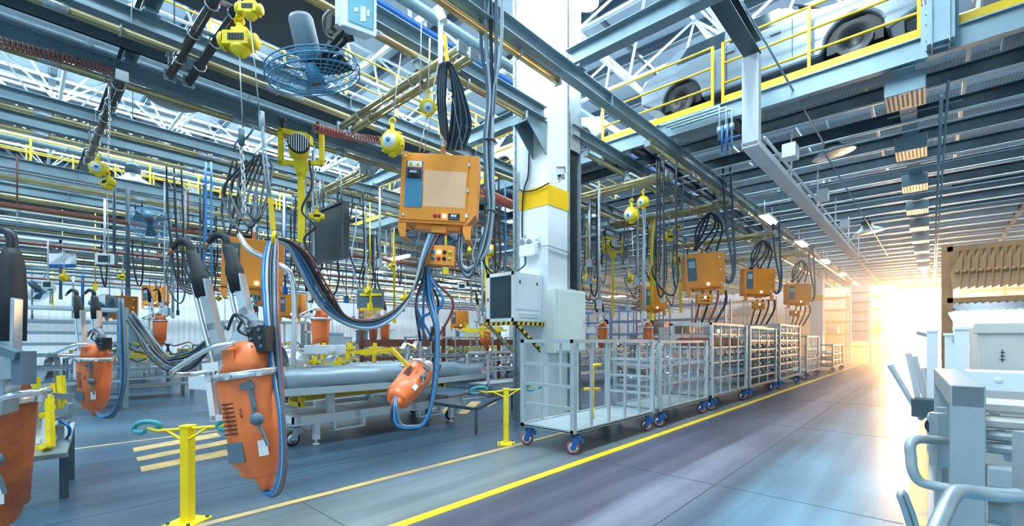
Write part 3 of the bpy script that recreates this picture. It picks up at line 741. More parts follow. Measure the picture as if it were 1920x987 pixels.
# --- high-bay lamps
def top_of(c): return 5.95 if (c.y > 9.5 and c.x > -19 and c.z < 5.9) else 12.3
def highbay(c, label, r=.35, lit=False, tilt=(0, 0, -1), pt=0, group=None):
    c = V(c); root = thing('high_bay_lamp', label, 'lamp', c, group)
    ax = V(tilt)
    b = MB(); b.lathe(c, ax, [(.1 * r, -.62 * r), (.34 * r, -.6 * r), (.4 * r, -.42 * r), (.62 * r, -.3 * r), (.9 * r, -.1 * r), (r, 0), (.98 * r, .01 * r), (.85 * r, -.1 * r), (.5 * r, -.28 * r)], 28); b.build('reflector', 'galv', root)
    b = MB(); b.lathe(c + ax * .02 * r, ax, [(.97 * r, 0), (.6 * r, .05 * r), (0, .08 * r)], 28); b.build('lens', 'lamp_white' if lit else 'glass_lamp', root)
    b = MB(); b.lathe(c - ax * .6 * r, -ax, [(0, 0), (.3 * r, 0), (.3 * r, .5 * r), (.12 * r, .6 * r), (.05 * r, .62 * r), (.05 * r, 1.4 * r), (0, 1.4 * r)], 14)
    for k in range(5): b.lathe(c - ax * (.65 + .09 * k) * r, -ax, [(.3 * r, 0), (.36 * r, .01), (.3 * r, .02)], 14)
    b.build('ballast', 'plate_grey', root)
    b = MB(); b.tube([c - ax * 1.5 * r, V((c.x, c.y, top_of(c))) if tilt == (0, 0, -1) else V((c.x - ax.x * 2 * r, c.y - ax.y * 2 * r, top_of(c)))], .015, 6); b.build('stem', 'plate_grey', root); return root
highbay(P(327, 190, 8.2), 'round industrial lamp behind the rails at the upper left', .42)
highbay(P(249, 348, 12.5), 'round industrial lamp over the left walkway', .5)
highbay(PY(1563, 290, 12.6), 'round unlit lamp hanging under the deck, the nearer of the two', .42, tilt=(.15, .1, -1))
highbay(PY(1628, 437, 21), 'round unlit lamp hanging under the deck, the farther of the two', .5, tilt=(.15, .1, -1))
highbay(PY(805, 132, 11), 'small high lamp behind the hanging cables', .3)
for (px, py, D, lab) in ((412, 52, 13, 'bright lamp glowing behind the top left hoist'), (1102, 8, 14, 'bright roof lamp right of the column at the top'),
                         (1287, 135, 17, 'bright roof lamp behind the guard rail'), (912, 395, 20, 'bright lamp low behind the large orange cabinet')):
    c = P(px, py, D)
    highbay(c, lab, .34, True)
for i, (y, lab) in enumerate(((15.5, 'nearest'), (20.5, 'second'), (26, 'third'), (32, 'fourth'), (38, 'farthest'))):
    root = thing('tube_lamp', 'bright white tube lamp under the rails along the aisle, ' + lab + ' of its row', 'lamp', (-3.8, y, 5.4), 'tube lamps along the aisle')
    b = MB(); b.bx(-3.95, -3.65, y, y + 1.3, 5.42, 5.48)
    for yy in (y + .2, y + 1.1): b.tube([(-3.8, yy, 5.47), (-3.8, yy, 5.9)], .012, 5)
    b.build('housing', 'paint_white', root)
    b = MB(); b.tube([(-3.86, y + .04, 5.39), (-3.86, y + 1.26, 5.39)], .03, 8); b.tube([(-3.74, y + .04, 5.39), (-3.74, y + 1.26, 5.39)], .03, 8); b.build('tube', 'lamp_white', root)
for i in range(22):
    x = -14 - 2.7 * (i % 7) - .5 * (i // 7); y = 9 + 5.5 * (i // 7) + 1.3 * (i % 2)
    b = MB(); b.bx(x - .9, x + .9, y, y + .12, 4.45, 4.5); b.bx(x - .9, x + .9, y + .02, y + .1, 4.41, 4.45); b.tube([(x, y + .06, 4.48), (x, y + .06, 5.55)], .008, 4); 
    tag(b.build('tube_lamp', 'lamp_soft'), 'white tube lamp glowing over the back stations', 'lamp', 'tube lamps over the back stations')

# ================================================================= WELDING GUNS, CABINETS, TROLLEYS
def rbox(b, c, sx, sy, sz, M): b.box(c, (sx, sy, sz), M)
ORG = V((0, 0, 0))
def make_gun(label, group=None, rich=True, body='orange_gun', plate='plate_grey'):
    """welding gun in its own frame: z up, x to the right, y away; body 0..1.0, handles up to 2.25"""
    root = thing('welding_gun', label, 'welding gun', (0, 0, 0), group)
    X, Y, Z = V((1, 0, 0)), V((0, 1, 0)), V((0, 0, 1)); n = 28 if rich else 12
    b = MB(); b.loft([((0, 0, z), X, Y, r, r * .95) for z, r in ((0, .08), (.015, .125), (.05, .15), (.12, .165), (.14, .195), (.45, .212), (.86, .235), (.90, .235))], n, 2.7)
    b.lathe((0.03, 0, -.11), Z, [(.0, 0), (.055, 0), (.06, .04), (.075, .06), (.08, .12)], 16)
    b.build('body', body, root, local=True)
    b = MB(); b.loft([((0, 0, .9), X, Y, .20, .2), ((.02, 0, 1.04), X, Y, .15, .15), ((.03, 0, 1.16), X, Y, .13, .12), ((.03, 0, 1.18), X, Y, .1, .1)], n, 4)
    b.box((-.06, -.13, 1.02), (.1, .06, .2)); b.build('neck', body, root, local=True)
    b = MB(); b.lathe((0, 0, .87), Z, [(.2, 0), (.262, 0), (.27, .01), (.27, .05), (.262, .06), (.2, .06)], 36 if rich else 16)
    for k in range(8 if rich else 0):
        a = k * math.pi / 4; b.box((.29 * math.cos(a), .29 * math.sin(a), .895), (.03, .03, .05))
    b.build('collar', 'alu', root, local=True)
    if rich:
        b = MB()
        for k in range(8): b.box((-.085, -.206, .42 + k * .036), (.10, .012, .009), Matrix.Rotation(.0, 3, 'X'))
        b.build('vent', 'black', root, local=True)
        b = MB(); b.box((-.075, -.193, .26), (.13, .014, .17)); b.build('label_plate', plate, root, local=True)
        b = MB(); b.box((.14, -.170, .27), (.07, .01, .13), Matrix.Rotation(.45, 3, 'Z')); b.build('sticker', 'paint_white', root, local=True)
        b = MB(); b.path([(.12, -.22, .84), (.14, -.225, .62), (.13, -.225, .52)], .035, .02); b.lathe((.15, -.215, .52), (.3, -1, 0), [(0, 0), (.05, 0), (.055, .02), (.04, .05), (0, .05)], 14)
        b.path([(.16, -.24, .5), (.2, -.24, .38), (.22, -.24, .3)], .025, .015); b.box((.1, -.205, .8), (.1, .05, .05)); b.build('latch', 'plate_grey', root, local=True)
        b = MB(); b.tube([(.02, -.205, .62), (.02, -.225, .62), (.02, -.225, .56), (.02, -.205, .55)], .006, 6); b.build('catch', 'copper', root, local=True)
    b = MB(); b.box((.17, -.02, 1.18), (.15, .17, .22))
    b.build('clamp_block', 'rubber', root, local=True)
    if rich:
        b = MB()
        for k in range(3):
            for xx in (.12, .2): b.cyl((xx, -.103, 1.12 + .07 * k), (xx, -.12, 1.12 + .07 * k), .015, 8)
        b.build('bolt', 'plate_grey', root, local=True)
    b = MB(); b.slab([(-.16, -.05, 1.12), (.1, -.05, 1.12), (.1, -.05, 1.28), (.02, -.05, 1.33), (-.06, -.05, 1.26)], (0, .1, 0)); b.box((0, 0, 1.16), (.34, .14, .06)); b.build('bracket', 'alu', root, local=True)
    A = [((.11, 0, 1.18), (.11, 0, 1.32), (.05, 0, 1.44), (.03, 0, 1.74)), ((-.22, .03, .90), (-.22, .03, 1.08), (-.26, .03, 1.35), (-.30, .03, 1.74))]
    for k, q in enumerate(A):
        q = [V(p) for p in q]
        b = MB(); b.path(q, .075, .09, Y); b.build('arm', 'alu', root, local=True)
        b = MB(); b.tube(spl([p + V((-.085, -.02, 0)) for p in q], 4), .018, 8); b.build('arm_pipe', 'chrome', root, local=True)
        e = q[-1]; d = (q[-1] - q[-2]).normalized()
        b = MB(); b.loft([(e - d * .12 + X * -.03, X, Y, .058, .058), (e + d * .08 + X * -.03, X, Y, .066, .062), (e + d * .12 + X * -.03, X, Y, .052, .05), (e + d * .26 + X * -.04, X, Y, .048, .046), (e + d * .30 + X * -.05, X, Y, .034, .034)], 16 if rich else 8, 3)
        b.build('sleeve', 'rubber', root, local=True)
        t = e + d * .28 + X * -.05
        b = MB(); b.tube(spl([t, t + d * .07, t + V((-.04, 0, .11)), t + V((-.10, 0, .11)), t + V((-.16, 0, .06))], 5), [.033] * 8 + [.03] * 8 + [.024] * 5, 10)
        b.build('electrode_arm', 'rubber', root, local=True)
        b = MB(); b.tube([t + V((-.155, 0, .065)), t + V((-.2, 0, .01))], [.022, .012], 8); b.build('electrode_tip', 'copper', root, local=True)
    b = MB(); b.box((-.36, .03, .78), (.05, .06, .5)); b.box((-.30, .03, .55), (.16, .06, .05)); b.box((-.31, .03, 1.0), (.14, .1, .08)); b.build('side_arm', 'paint_white', root, local=True)
    b = MB(); b.tube(spl([(.02, -.16, 1.17), (-.16, -.22, 1.15), (-.42, -.26, 1.02), (-.5, -.2, .98), (-.46, -.05, .96), (-.3, .02, .97), (-.2, .1, .97)], 6), .022, 8); b.build('guide_handle', 'chrome', root, local=True)
    if rich:
        b = MB(); b.tube(spl([(-.12, -.02, 1.3), (-.02, -.06, 1.42), (.06, -.1, 1.36), (.02, -.1, 1.28), (.1, -.1, 1.22)], 5), .013, 6); b.build('jumper_cable', 'hose_black', root, local=True)
    return root
# foreground gun
def place_gun(root, p_bot, D, s=1.0, lean=0.0, fwd_lean=0.0, spin=0.0):
    root.location = p_bot
    root.rotation_mode = 'QUATERNION'
    base = Matrix.Rotation(YAW, 4, 'Z')
    Rm = base @ Matrix.Rotation(lean, 4, 'Y') @ Matrix.Rotation(fwd_lean, 4, 'X') @ Matrix.Rotation(spin, 4, 'Z')
    root.rotation_quaternion = Rm.to_quaternion(); root.scale = (s, s, s); bpy.context.view_layer.update(); return root
g1 = make_gun('large orange welding gun hanging in the centre foreground with grey label plate')
place_gun(g1, P(491, 893, 3.7), 3.7, .93, lean=-.13)
g0 = make_gun('worn brown-orange welding gun cut off by the left edge', body='orange_worn', plate='plate_brown')
place_gun(g0, P(-24, 992, 3.1), 3.1, .98, lean=.0, spin=.35)
for ch in list(g0.children):
    if ch.name.split('.')[0] in ('arm', 'arm_pipe', 'sleeve', 'electrode_arm', 'electrode_tip', 'jumper_cable', 'clamp_block', 'bolt'): bpy.data.objects.remove(ch)
def wpart(b, name, m, root, bevel=0):
    o = b.build(name, m, None, off=V((0, 0, 0)), bevel=bevel); o.parent = root; o.matrix_parent_inverse = root.matrix_world.inverted(); return o
b = MB(); b.slab([P(-12, 545, 2.75), P(25, 560, 2.75), P(21, 712, 2.75), P(-12, 715, 2.75)], FWD * .06); b.bar(P(8, 700, 2.8), P(2, 770, 2.85), .12, .1, FWD); wpart(b, 'arm', 'galv', g0, .006)
b = MB(); b.bar(P(29, 555, 2.8), P(28, 715, 2.8), .03, .04, FWD); b.bar(P(36, 560, 2.85), P(33, 710, 2.85), .015, .03, FWD); wpart(b, 'arm_pipe', 'chrome', g0)
b = MB(); X_, Y_ = RGT, FWD
b.loft([(P(22, 640, 2.8), X_, Y_, .055, .06), (P(21, 555, 2.8), X_, Y_, .062, .065), (P(20, 498, 2.8), X_, Y_, .055, .06), (P(22, 478, 2.8), X_, Y_, .04, .045), (P(22, 466, 2.8), X_, Y_, .03, .03)], 20, 3); wpart(b, 'sleeve', 'rubber', g0)
b = MB(); b.tube(spl([P(22, 470, 2.8), P(22, 448, 2.8), P(14, 434, 2.8), P(-6, 430, 2.8), P(-25, 430, 2.8)], 5), .028, 10); wpart(b, 'electrode_arm', 'hose_black', g0)
b = MB(); b.bar(P(-10, 652, 2.72), P(38, 668, 2.72), .06, .05); b.box(P(45, 690, 2.75), (.07, .08, .2), Matrix.Rotation(YAW, 3, 'Z')); wpart(b, 'clamp_block', 'plate_grey', g0)
g2 = make_gun('orange welding gun hanging at the left in front of the grey shelf rack', rich=True)
place_gun(g2, P(176, 768, 7.6), 7.6, .93, lean=.02, spin=.0)
g3 = make_gun('orange welding gun tipped toward the viewer above the white trolley', rich=True)
for ch in list(g3.children):
    if ch.name.split('.')[0] in ('arm', 'arm_pipe', 'sleeve', 'electrode_arm', 'electrode_tip', 'side_arm', 'guide_handle', 'jumper_cable', 'label_plate'): bpy.data.objects.remove(ch)
place_gun(g3, P(742, 752, 5.6), 5.6, .85, lean=.45, fwd_lean=-1.15)
b = MB(); b.path([P(765, 687, 6.1), P(735, 655, 6.2), P(697, 657, 6.3)], .045, .045); tag(b.build('support_arm', 'yellow_rail'), 'bent yellow bar holding the tipped gun over the trolley', 'bar')
for (px, py, D, r_, c_, k) in ((752, 765, 5.5, .018, 'hose_black', 0), (755, 764, 5.5, .022, 'hose_blue', 1), (758, 764, 5.5, .02, 'hose_steel', 2)):
    hose([P(742, 745, 5.55), P(736 + 4 * k, 765, 5.45), P(735 + 8 * k, 795, 5.4), P(765 + 3 * k, 806 - 3 * k, 5.4), P(798, 790, 5.4), P(812 + 3 * k, 720, 5.5), P(816 + 3 * k, 620, 5.7), P(800 + 6 * k, 560, 5.9), P(798 + 3 * k, 500, 6.0)],
         r_, c_, ('black', 'blue', 'grey-blue')[k] + ' hose looping below the tipped gun and up to the push-button box', 'hoses of the tipped gun')

# hoses of the foreground gun: up to the yellow strap, then sagging to the orange cabinet
sx, sy, sd = 513, 452, 4.3
cols = ('hose_blue', 'hose_grey', 'hose_black', 'hose_steel', 'hose_red')
nm = ('blue', 'light grey', 'black', 'dark grey', 'dull red')
for k in range(5):
    hose([P(494 + k, 915, 3.7), P(500 + 3 * k, 927 + k, 3.66), P(516 + 3 * k, 918, 3.62), P(527 + 2.5 * k, 870, 3.6), P(524 + 2 * k, 770, 3.62), P(508 + 5 * k, 680, 3.7), P(497 + 6 * k, 580, 3.85), P(493 + 7 * k, 510, 4.1), P(501 + 5 * k, 462, 4.25), P(516 + k, 449, 4.3)],
         (.017, .015, .014, .018, .010)[k], cols[k], nm[k] + ' hose from the foreground gun up to the yellow strap', 'hoses of the foreground gun')
for k in range(5):
    o = 5 * k
    hose([P(516, 450 - k, 4.3), P(540 + 2 * k, 462 - o * .4, 4.4), P(563 + o, 505 - o, 4.6), P(600 + o, 572 - o * 1.2, 4.9), P(650, 608 - o * .7, 5.2), P(700, 615 - o * .8, 5.4), P(745 - k, 590 - o * .5, 5.6), P(775, 545, 5.75), P(792 + o * .5, 480, 5.9), P(806 + o * .8, 440, 6.1)],
         (.022, .017, .02, .022, .013)[k], ('hose_grey', 'hose_blue', 'hose_steel', 'hose_black', 'hose_red')[k], ('light grey', 'blue', 'dark grey', 'black', 'dull red')[k] + ' hose sagging between the yellow strap and the large orange cabinet', 'hoses to the large orange cabinet')
# lifting strap and its cable
root = thing('lifting_strap', 'yellow lifting strap holding the hose bundle beside the foreground gun', 'strap', P(513, 450, 4.3))
b = MB(); b.path([P(507, 370, 4.3), P(512, 430, 4.3)], .045, .012, FWD); b.ring(P(515, 448, 4.3), RGT + FWD * .3, .06, .02, 14, 6); b.build('webbing', 'yellow_rail', root)
b = MB(); b.tube([P(490, 215, 4.4), P(500, 300, 4.35), P(508, 372, 4.3)], .010, 6); b.tube([P(490, 215, 4.4), P(494, 300, 4.35), P(503, 372, 4.3)], .010, 6); b.cyl(P(490, 210, 4.4), P(492, 245, 4.4), .028, 8); b.build('cable', 'hose_grey', root)
root = thing('chain_sling', 'silver chain with black hook fittings left of the yellow strap', 'chain', P(457, 400, 4.6))
b = MB(); chain(b, P(452, 275, 4.6), P(456, 330, 4.6), .06, .009); chain(b, P(456, 330, 4.6), P(458, 400, 4.6), .06, .009); b.build('chain', 'chrome', root)
b = MB(); b.cyl(P(453, 243, 4.6), P(453, 272, 4.6), .03, 10); b.tube([P(447, 262, 4.6), P(440, 272, 4.6), P(438, 285, 4.6)], .01, 6); b.tube([P(459, 262, 4.6), P(470, 250, 4.6), P(476, 238, 4.6)], .01, 6); b.build('coupling', 'plate_grey', root)
b = MB(); b.tube(spl([P(448, 440, 4.9), P(470, 470, 4.85), P(530, 500, 4.8), P(547, 520, 4.8), P(552, 560, 4.8), P(551, 640, 4.8), P(549, 690, 4.8)], 8), .028, 10); tag(b.build('bent_pipe', 'chrome'), 'long bent bright steel pipe curving down right of the foreground gun', 'pipe')
b = MB(); b.tube(spl([P(560, 320, 6.8), P(430, 300, 6.4)], 2), .01)
for k in range(6):
    x = 366 + 14 * k
    hose([P(436 + 9 * k, 300, 5.6), P(416 + 15 * (k % 3), 390 - 9 * k, 5.5), P(428 + 11 * k, 438 - 12 * (k % 3), 5.4 - .1 * k), P(445 + 13 * k, 370 - 11 * k, 5.5), P(478 + 8 * (k % 4), 290, 5.6)], .014, 'hose_black', 'black cable looping behind the silver chain at centre left', 'black cable loops behind the chain')
for k in range(5):
    D = 9.5 + k * .3
    hose([P(312 + 14 * (k % 3), 330 - 6 * k, D), P(318 + 13 * (k % 3), 430, D), P(330 + 6 * k, 520, D), P(352, 549 - 5 * k, D), P(372 + 5 * k, 548 - 4 * k, D)], .02, 'hose_black', 'black cable hanging in a deep loop left of the second gun arms', 'cable loops left of the gun arms')
for k in range(6):
    hose([P(238 + 2 * k, 600 - 3 * k, 8.0), P(256 + 5 * k, 625 + 3 * (k % 2), 7.9), P(280 + 7 * k, 668 + 2 * k - 5 * (k % 3), 7.7), P(320 + 3 * k, 697 - 6 * k, 7.6), P(362, 688 - 6 * k, 7.5), P(392, 655 - 4 * k, 7.4)], .022, ('hose_black', 'hose_steel')[k % 2], 'dark hose sagging between the left gun and the centre guns', 'dark hoses between the left and centre guns')
for k in range(3):
    hose([P(180, 772, 7.5), P(190 + k * 2, 783, 7.4), P(215, 770 + 4 * k, 7.3), P(228 + 3 * k, 720, 7.3), P(226 + 4 * k, 640, 7.5), P(224 + 3 * k, 560, 7.8)], .02, ('hose_blue', 'hose_black', 'hose_steel')[k], ('blue', 'black', 'grey')[k] + ' hose curving from the bottom of the left gun', 'hoses of the left gun')

# --- large orange weld control cabinet (own frame: x right, y away, z up, origin bottom centre front)
def make_cabinet(label, group=None, rich=True, m='orange'):
    root = thing('weld_control_cabinet', label, 'control cabinet', (0, 0, 0), group)
    b = MB(); b.bx(-.515, .40, .012, .42, .0, .93)
    b.slab([(.40, .012, 0), (.515, .012, .15), (.515, .42, .15), (.40, .42, 0)], (0, 0, .001)) ; b.bx(.40, .515, .012, .42, .15, .93)
    b.slab([(.40, .012, .0), (.515, .012, .15), (.40, .012, .15)], (0, .408, 0)); b.build('cabinet_body', m, root, local=True, bevel=.006)
    b = MB(); b.bx(-.51, .385, -.006, .012, .035, .925); door = b.build('door', m, root, local=True, bevel=.004)
    if rich:
        b = MB(); b.bx(-.45, -.22, -.009, -.006, .20, .82); b.build('switch_plate', 'plate_grey', door, local=True)
        b = MB(); b.bx(-.43, -.24, -.012, -.009, .735, .815); b.build('warning_label', 'paint_white', door, local=True)
        b = MB()
        for x in (-.385, -.295): b.slab([(x - .038, -.012, .745), (x + .038, -.012, .745), (x, -.012, .80)], (0, -.002, 0))
        b.build('warning_triangle', 'band_yellow', door, local=True)
        b = MB()
        for x in (-.385, -.295): b.slab([(x - .003, -.0145, .768), (x + .012, -.0145, .768), (x - .004, -.0145, .750), (x - .001, -.0145, .762), (x - .012, -.0145, .763), (x + .004, -.0145, .786)], (0, -.001, 0))
        b.build('warning_symbol', 'black', door, local=True)
        b = MB(); b.bx(-.44, -.23, -.013, -.009, .715, .725); b.build('label_strip', 'red', door, local=True)
        b = MB(); b.slab([(-.45, -.010, .20), (-.215, -.010, .20), (-.215, -.010, .50), (-.25, -.010, .575), (-.45, -.010, .575)], (0, -.004, 0)); b.build('name_plate', 'plate_blue', door, local=True)
        b = MB(); b.bx(-.42, -.25, -.04, -.012, .59, .70); sw = b.build('main_switch', 'black', door, local=True, bevel=.006)
        b = MB(); b.bx(-.39, -.29, -.07, -.04, .635, .67); b.build('switch_handle', 'hose_grey', sw, local=True, bevel=.008)
        b = MB(); b.bx(-.20, .36, -.0075, -.006, .22, .70); b.build('blank_panel', 'peach', door, local=True)
        for k, (x, m_) in enumerate(((-.03, 'red'), (.03, 'red'), (.095, 'lamp_btn'))):
            b = MB(); b.lathe((x, -.006, .10), (0, -1, 0), [(.026, 0), (.026, .012), (.018, .02), (0, .022)], 14); b.build('indicator_lamp', m_, door, local=True)
        b = MB(); b.bx(.15, .30, -.02, -.006, .055, .135); dm = b.build('digital_meter', 'black', door, local=True)
        b = MB(); b.bx(.185, .26, -.022, -.02, .093, .122); b.build('display', 'lamp_soft' if False else 'paint_white', dm, local=True)
        for k in range(4):
            b = MB(); b.lathe((.175 + .035 * k, -.02, .073), (0, -1, 0), [(.009, 0), (.008, .005), (0, .006)], 8); b.build('meter_button', 'hose_grey', dm, local=True)
        for x, z in ((-.47, .87), (-.455, .09)):
            b = MB(); b.lathe((x, -.006, z), (0, -1, 0), [(.022, 0), (.022, .006), (.012, .012), (0, .012)], 12); b.build('lock', 'chrome', door, local=True)
    else:
        b = MB(); b.bx(-.45, -.22, -.010, -.006, .20, .82); b.build('switch_plate', 'plate_grey', door, local=True)
        b = MB(); b.bx(-.42, -.26, -.03, -.010, .55, .72); b.build('main_switch', 'hose_grey', door, local=True)
        b = MB(); b.lathe((.06, -.006, .10), (0, -1, 0), [(.03, 0), (.03, .012), (0, .02)], 10); b.build('indicator_lamp', 'lamp_white', door, local=True)
    for z in (.12, .46, .80):
        b = MB(); b.bx(.375, .405, -.012, .012, z - .025, z + .025); b.build('hinge', 'chrome', root, local=True)
    for sx_ in (-1, 1):
        b = MB(); x = .40 if sx_ > 0 else -.47
        b.slab([(x - .05, .0, 0), (x + .06, .0, 0), (x + .06, .0, -.2), (x - .01, .0, -.2), (x - .05, .0, -.08)], (0, .02, 0)); b.bx(x - .05, x + .06, .0, .4, -.02, 0)
        b.bx(x - .01, x + .06, .02, .38, -.2, -.18); b.build('foot_bracket', m, root, local=True)
    b = MB(); b.bx(-.30, .3, .1, .3, -.06, 0); b.bx(-.08, .12, .06, .2, -.11, -.02); b.build('gland_box', 'orange', root, local=True)
    b = MB(); b.bx(-.035, .035, .17, .20, .93, 1.16); b.bx(-.08, .08, .16, .21, .93, .96); b.build('lug', 'copper', root, local=True)
    b = MB(); b.bx(-.025, .025, .165, .205, 1.1, 1.24); b.bx(-.05, .05, .15, .22, 1.2, 1.26); b.tube([(0, .185, 1.24), (0, .185, 1.9)], .02, 8); b.build('hanger_rod', 'chrome', root, local=True)
    return root
def place_cab(root, p, lean, spin=0, s=1.0):
    root.location = p; root.rotation_mode = 'QUATERNION'
    root.rotation_quaternion = (Matrix.Rotation(YAW + spin, 4, 'Z') @ Matrix.Rotation(lean, 4, 'Y')).to_quaternion(); root.scale = (s, s, s)
cab = make_cabinet('large orange weld control cabinet with peach panel hanging in the upper centre')
place_cab(cab, P(819, 419, 6.1), .055)
cab_far = make_cabinet('orange control cabinet hanging second along the aisle, beyond the column', rich=False)
place_cab(cab_far, P(1324, 540, 12.2), -.06, -.12)
for (px, py, D, sp, lab) in ((1424, 553, 16.0, -.1, 'orange control cabinet hanging third along the aisle'), (1499, 570, 21.0, -.1, 'orange control cabinet hanging farthest along the aisle, near the far column'),
                             (474, 541, 8.6, .5, 'orange control cabinet behind the arms of the foreground gun'),):
    c = dup(cab_far, (0, 0, 0), lab); place_cab(c, P(px, py, D), .02, sp)
b = MB(); q = P(735, 418, 6.0)
# push-button boxes
def button_box(p, lab, lean=.05, s=1.0, rich=True):
    root = thing('push_button_box', lab, 'button box', p)
    b = MB(); b.bx(-.2, .2, 0, .16, 0, .26); b.build('housing', 'orange', root, local=True, bevel=.006)
    mm = (('yellow_btn', 'blue_btn', 'lamp_btn', 'black', 'yellow_btn'), ('yellow_btn', 'blue_btn', 'red', 'black', 'yellow_btn'))
    for r_ in range(2):
        for k in range(5):
            b = MB(); x, z = -.145 + .072 * k, (.17 if r_ == 0 else .085)
            b.lathe((x, 0, z), (0, -1, 0), [(.026, 0), (.026, .008), (.019, .01), (.019, .025), (0, .027)], 12); b.build('button', mm[r_][k], root, local=True)
    b = MB(); b.tube([(-.1, .05, 0), (-.1, .05, -.04), (.12, .05, -.04), (.12, .05, 0)], .008, 6); b.build('guard_bar', 'chrome', root, local=True)
    place_cab(root, p, lean, 0, s); return root
button_box(P(822, 497, 6.0), 'orange push-button box with ten buttons under the large cabinet')
button_box(P(1322, 570, 12.0), 'orange push-button box under the second cabinet along the aisle')
button_box(P(1424, 580, 15.8), 'orange push-button box under the third cabinet along the aisle')
button_box(P(1492, 593, 20.8), 'orange push-button box under the farthest cabinet along the aisle')
# strap, clevis and rods above the large cabinet
b = MB(); b.bar(P(826, 28, 5.9), P(826, 120, 5.9), .06, .03, FWD); b.bar(P(822, 20, 5.9), P(832, 40, 5.9), .1, .1); tag(b.build('suspension_post', 'paint_white'), 'white suspension post standing over the end of the double rail', 'post')
b = MB(); b.path([P(833, 65, 5.85), P(836, 90, 5.85), P(839, 118, 5.85), P(841, 138, 5.85)], .05, .015, FWD); tag(b.build('strap', 'yellow_rail'), 'yellow strap tying the cables above the large orange cabinet', 'strap')
for (a, c_, lab) in (((822, 120), (786, 285), 'left'), ((828, 120), (795, 285), 'inner left'), ((843, 150), (868, 285), 'right'), ((790, 35), (787, 210), 'thin outer left')):
    b = MB(); b.tube([P(a[0], a[1], 5.9), P(c_[0], c_[1], 6.15)], .007, 5); tag(b.build('steel_rope', 'hose_grey'), lab + ' steel rope above the large orange cabinet', 'rope')
for k in range(7):
    o = 5 * k
    hose([P(828 + 2 * k, 250 + 3 * k, 6.1), P(822 + 2 * k, 190, 5.9), P(824 + 2 * k, 135, 5.8), P(832 + k, 118, 5.75), P(843 + k, 128, 5.8), P(850 + 3 * k, 175, 5.95), P(846 + 6 * k, 235, 6.1), P(838 + 5 * k, 282, 6.2)], .022, ('hose_black', 'hose_steel')[k % 2],
         ('black', 'slate grey')[k % 2] + ' cable in the loop above the large orange cabinet', 'cables above the large orange cabinet')
for k in range(5):
    hose([P(897 + 11 * k, -20, 5.7), P(903 + 9 * k, 90, 5.85), P(915 + 4 * k - (k == 4) * 6, 180, 5.95), P(909 + 3.5 * k, 260, 6.0), P(912 + 3 * k, 340, 6.05), P(916 + 2 * k, 400, 6.1), P(900 + 3 * k, 470, 6.15), P(880, 520 - 4 * k, 6.2), P(860 + k, 490, 6.25), P(862 + k, 440, 6.3)], .024, ('hose_steel', 'hose_grey', 'hose_black', 'hose_steel', 'hose_grey')[k],
         ('slate', 'light grey', 'black', 'dark slate', 'pale grey')[k] + ' cable in the vertical bundle right of the large orange cabinet', 'cable bundle right of the large cabinet')
b = MB()
for y in (265, 397): b.ring(P(918, y, 6.03), UP, .075, .012, 14, 5)
tag(b.build('cable_tie', 'black'), 'black ties round the vertical cable bundle', 'tie')
for k in range(6):
    hose([P(808 + 5 * k, 440, 6.25), P(800 + 4 * k, 470, 6.2), P(794 + 3 * k, 520, 6.2), P(780 + 14 * k * (k % 2) , 570, 6.3), P(788 + 6 * k, 640, 6.4)], .018, ('hose_black', 'hose_blue', 'hose_red')[k % 3], ('black', 'blue', 'dull red')[k % 3] + ' hose dropping under the large orange cabinet', 'hoses under the large cabinet')
hose([P(805, 510, 6.0), P(812, 530, 5.95), P(830, 560, 5.9), P(822, 580, 5.9), P(790, 597, 5.95), P(785, 620, 6.0)], .02, 'hose_blue', 'bright blue hose curling out under the push-button box', 'hoses under the large cabinet')
for (px, D, h0, lab) in ((1324, 12.2, 470, 'second'), (1424, 16, 505, 'third'), (1497, 21, 530, 'farthest')):
    sc_ = 12.2 / D
    for k in range(4):
        if k < 3: hose([P(px + 20 * sc_ * (k - 1), h0, D), P(px + (16 + 7 * k) * sc_, h0 - 45 * sc_, D), P(px + 8 * sc_, h0 - 70 * sc_, D), P(px + (-2 - 8 * k) * sc_, h0 - 40 * sc_, D), P(px + (-24 + 3 * k) * sc_, h0, D)], .03, 'hose_black', 'dark cable loop above the ' + lab + ' orange aisle cabinet', 'cable loops along the aisle')
        hose([P(px + (-5 + 14 * k) * sc_, h0 + 75 * sc_, D), P(px + (-12 + 16 * k) * sc_, h0 + 100 * sc_, D), P(px + (-22 + 12 * k) * sc_, h0 + 140 * sc_, D)], .032, 'hose_black' if k % 2 else 'rust', ('black' if k % 2 else 'brown') + ' cable under the ' + lab + ' orange aisle cabinet', 'cable loops along the aisle')
        if k < 2: hose([P(px + (30 + 13 * (k % 2)) * sc_, 637 - (637 - 262) * sc_ - (0 if D < 14 else 20), D), P(px + (36 + 14 * (k % 2)) * sc_, h0 - 60 * sc_, D), P(px + (50 + 4 * k) * sc_, h0 + 30 * sc_, D), P(px + (42 + 2 * k) * sc_, h0 + 60 * sc_, D), P(px + 28 * sc_, h0 + 40 * sc_, D)], .035, 'hose_steel', 'thick cable right of the ' + lab + ' orange aisle cabinet', 'cable loops along the aisle')
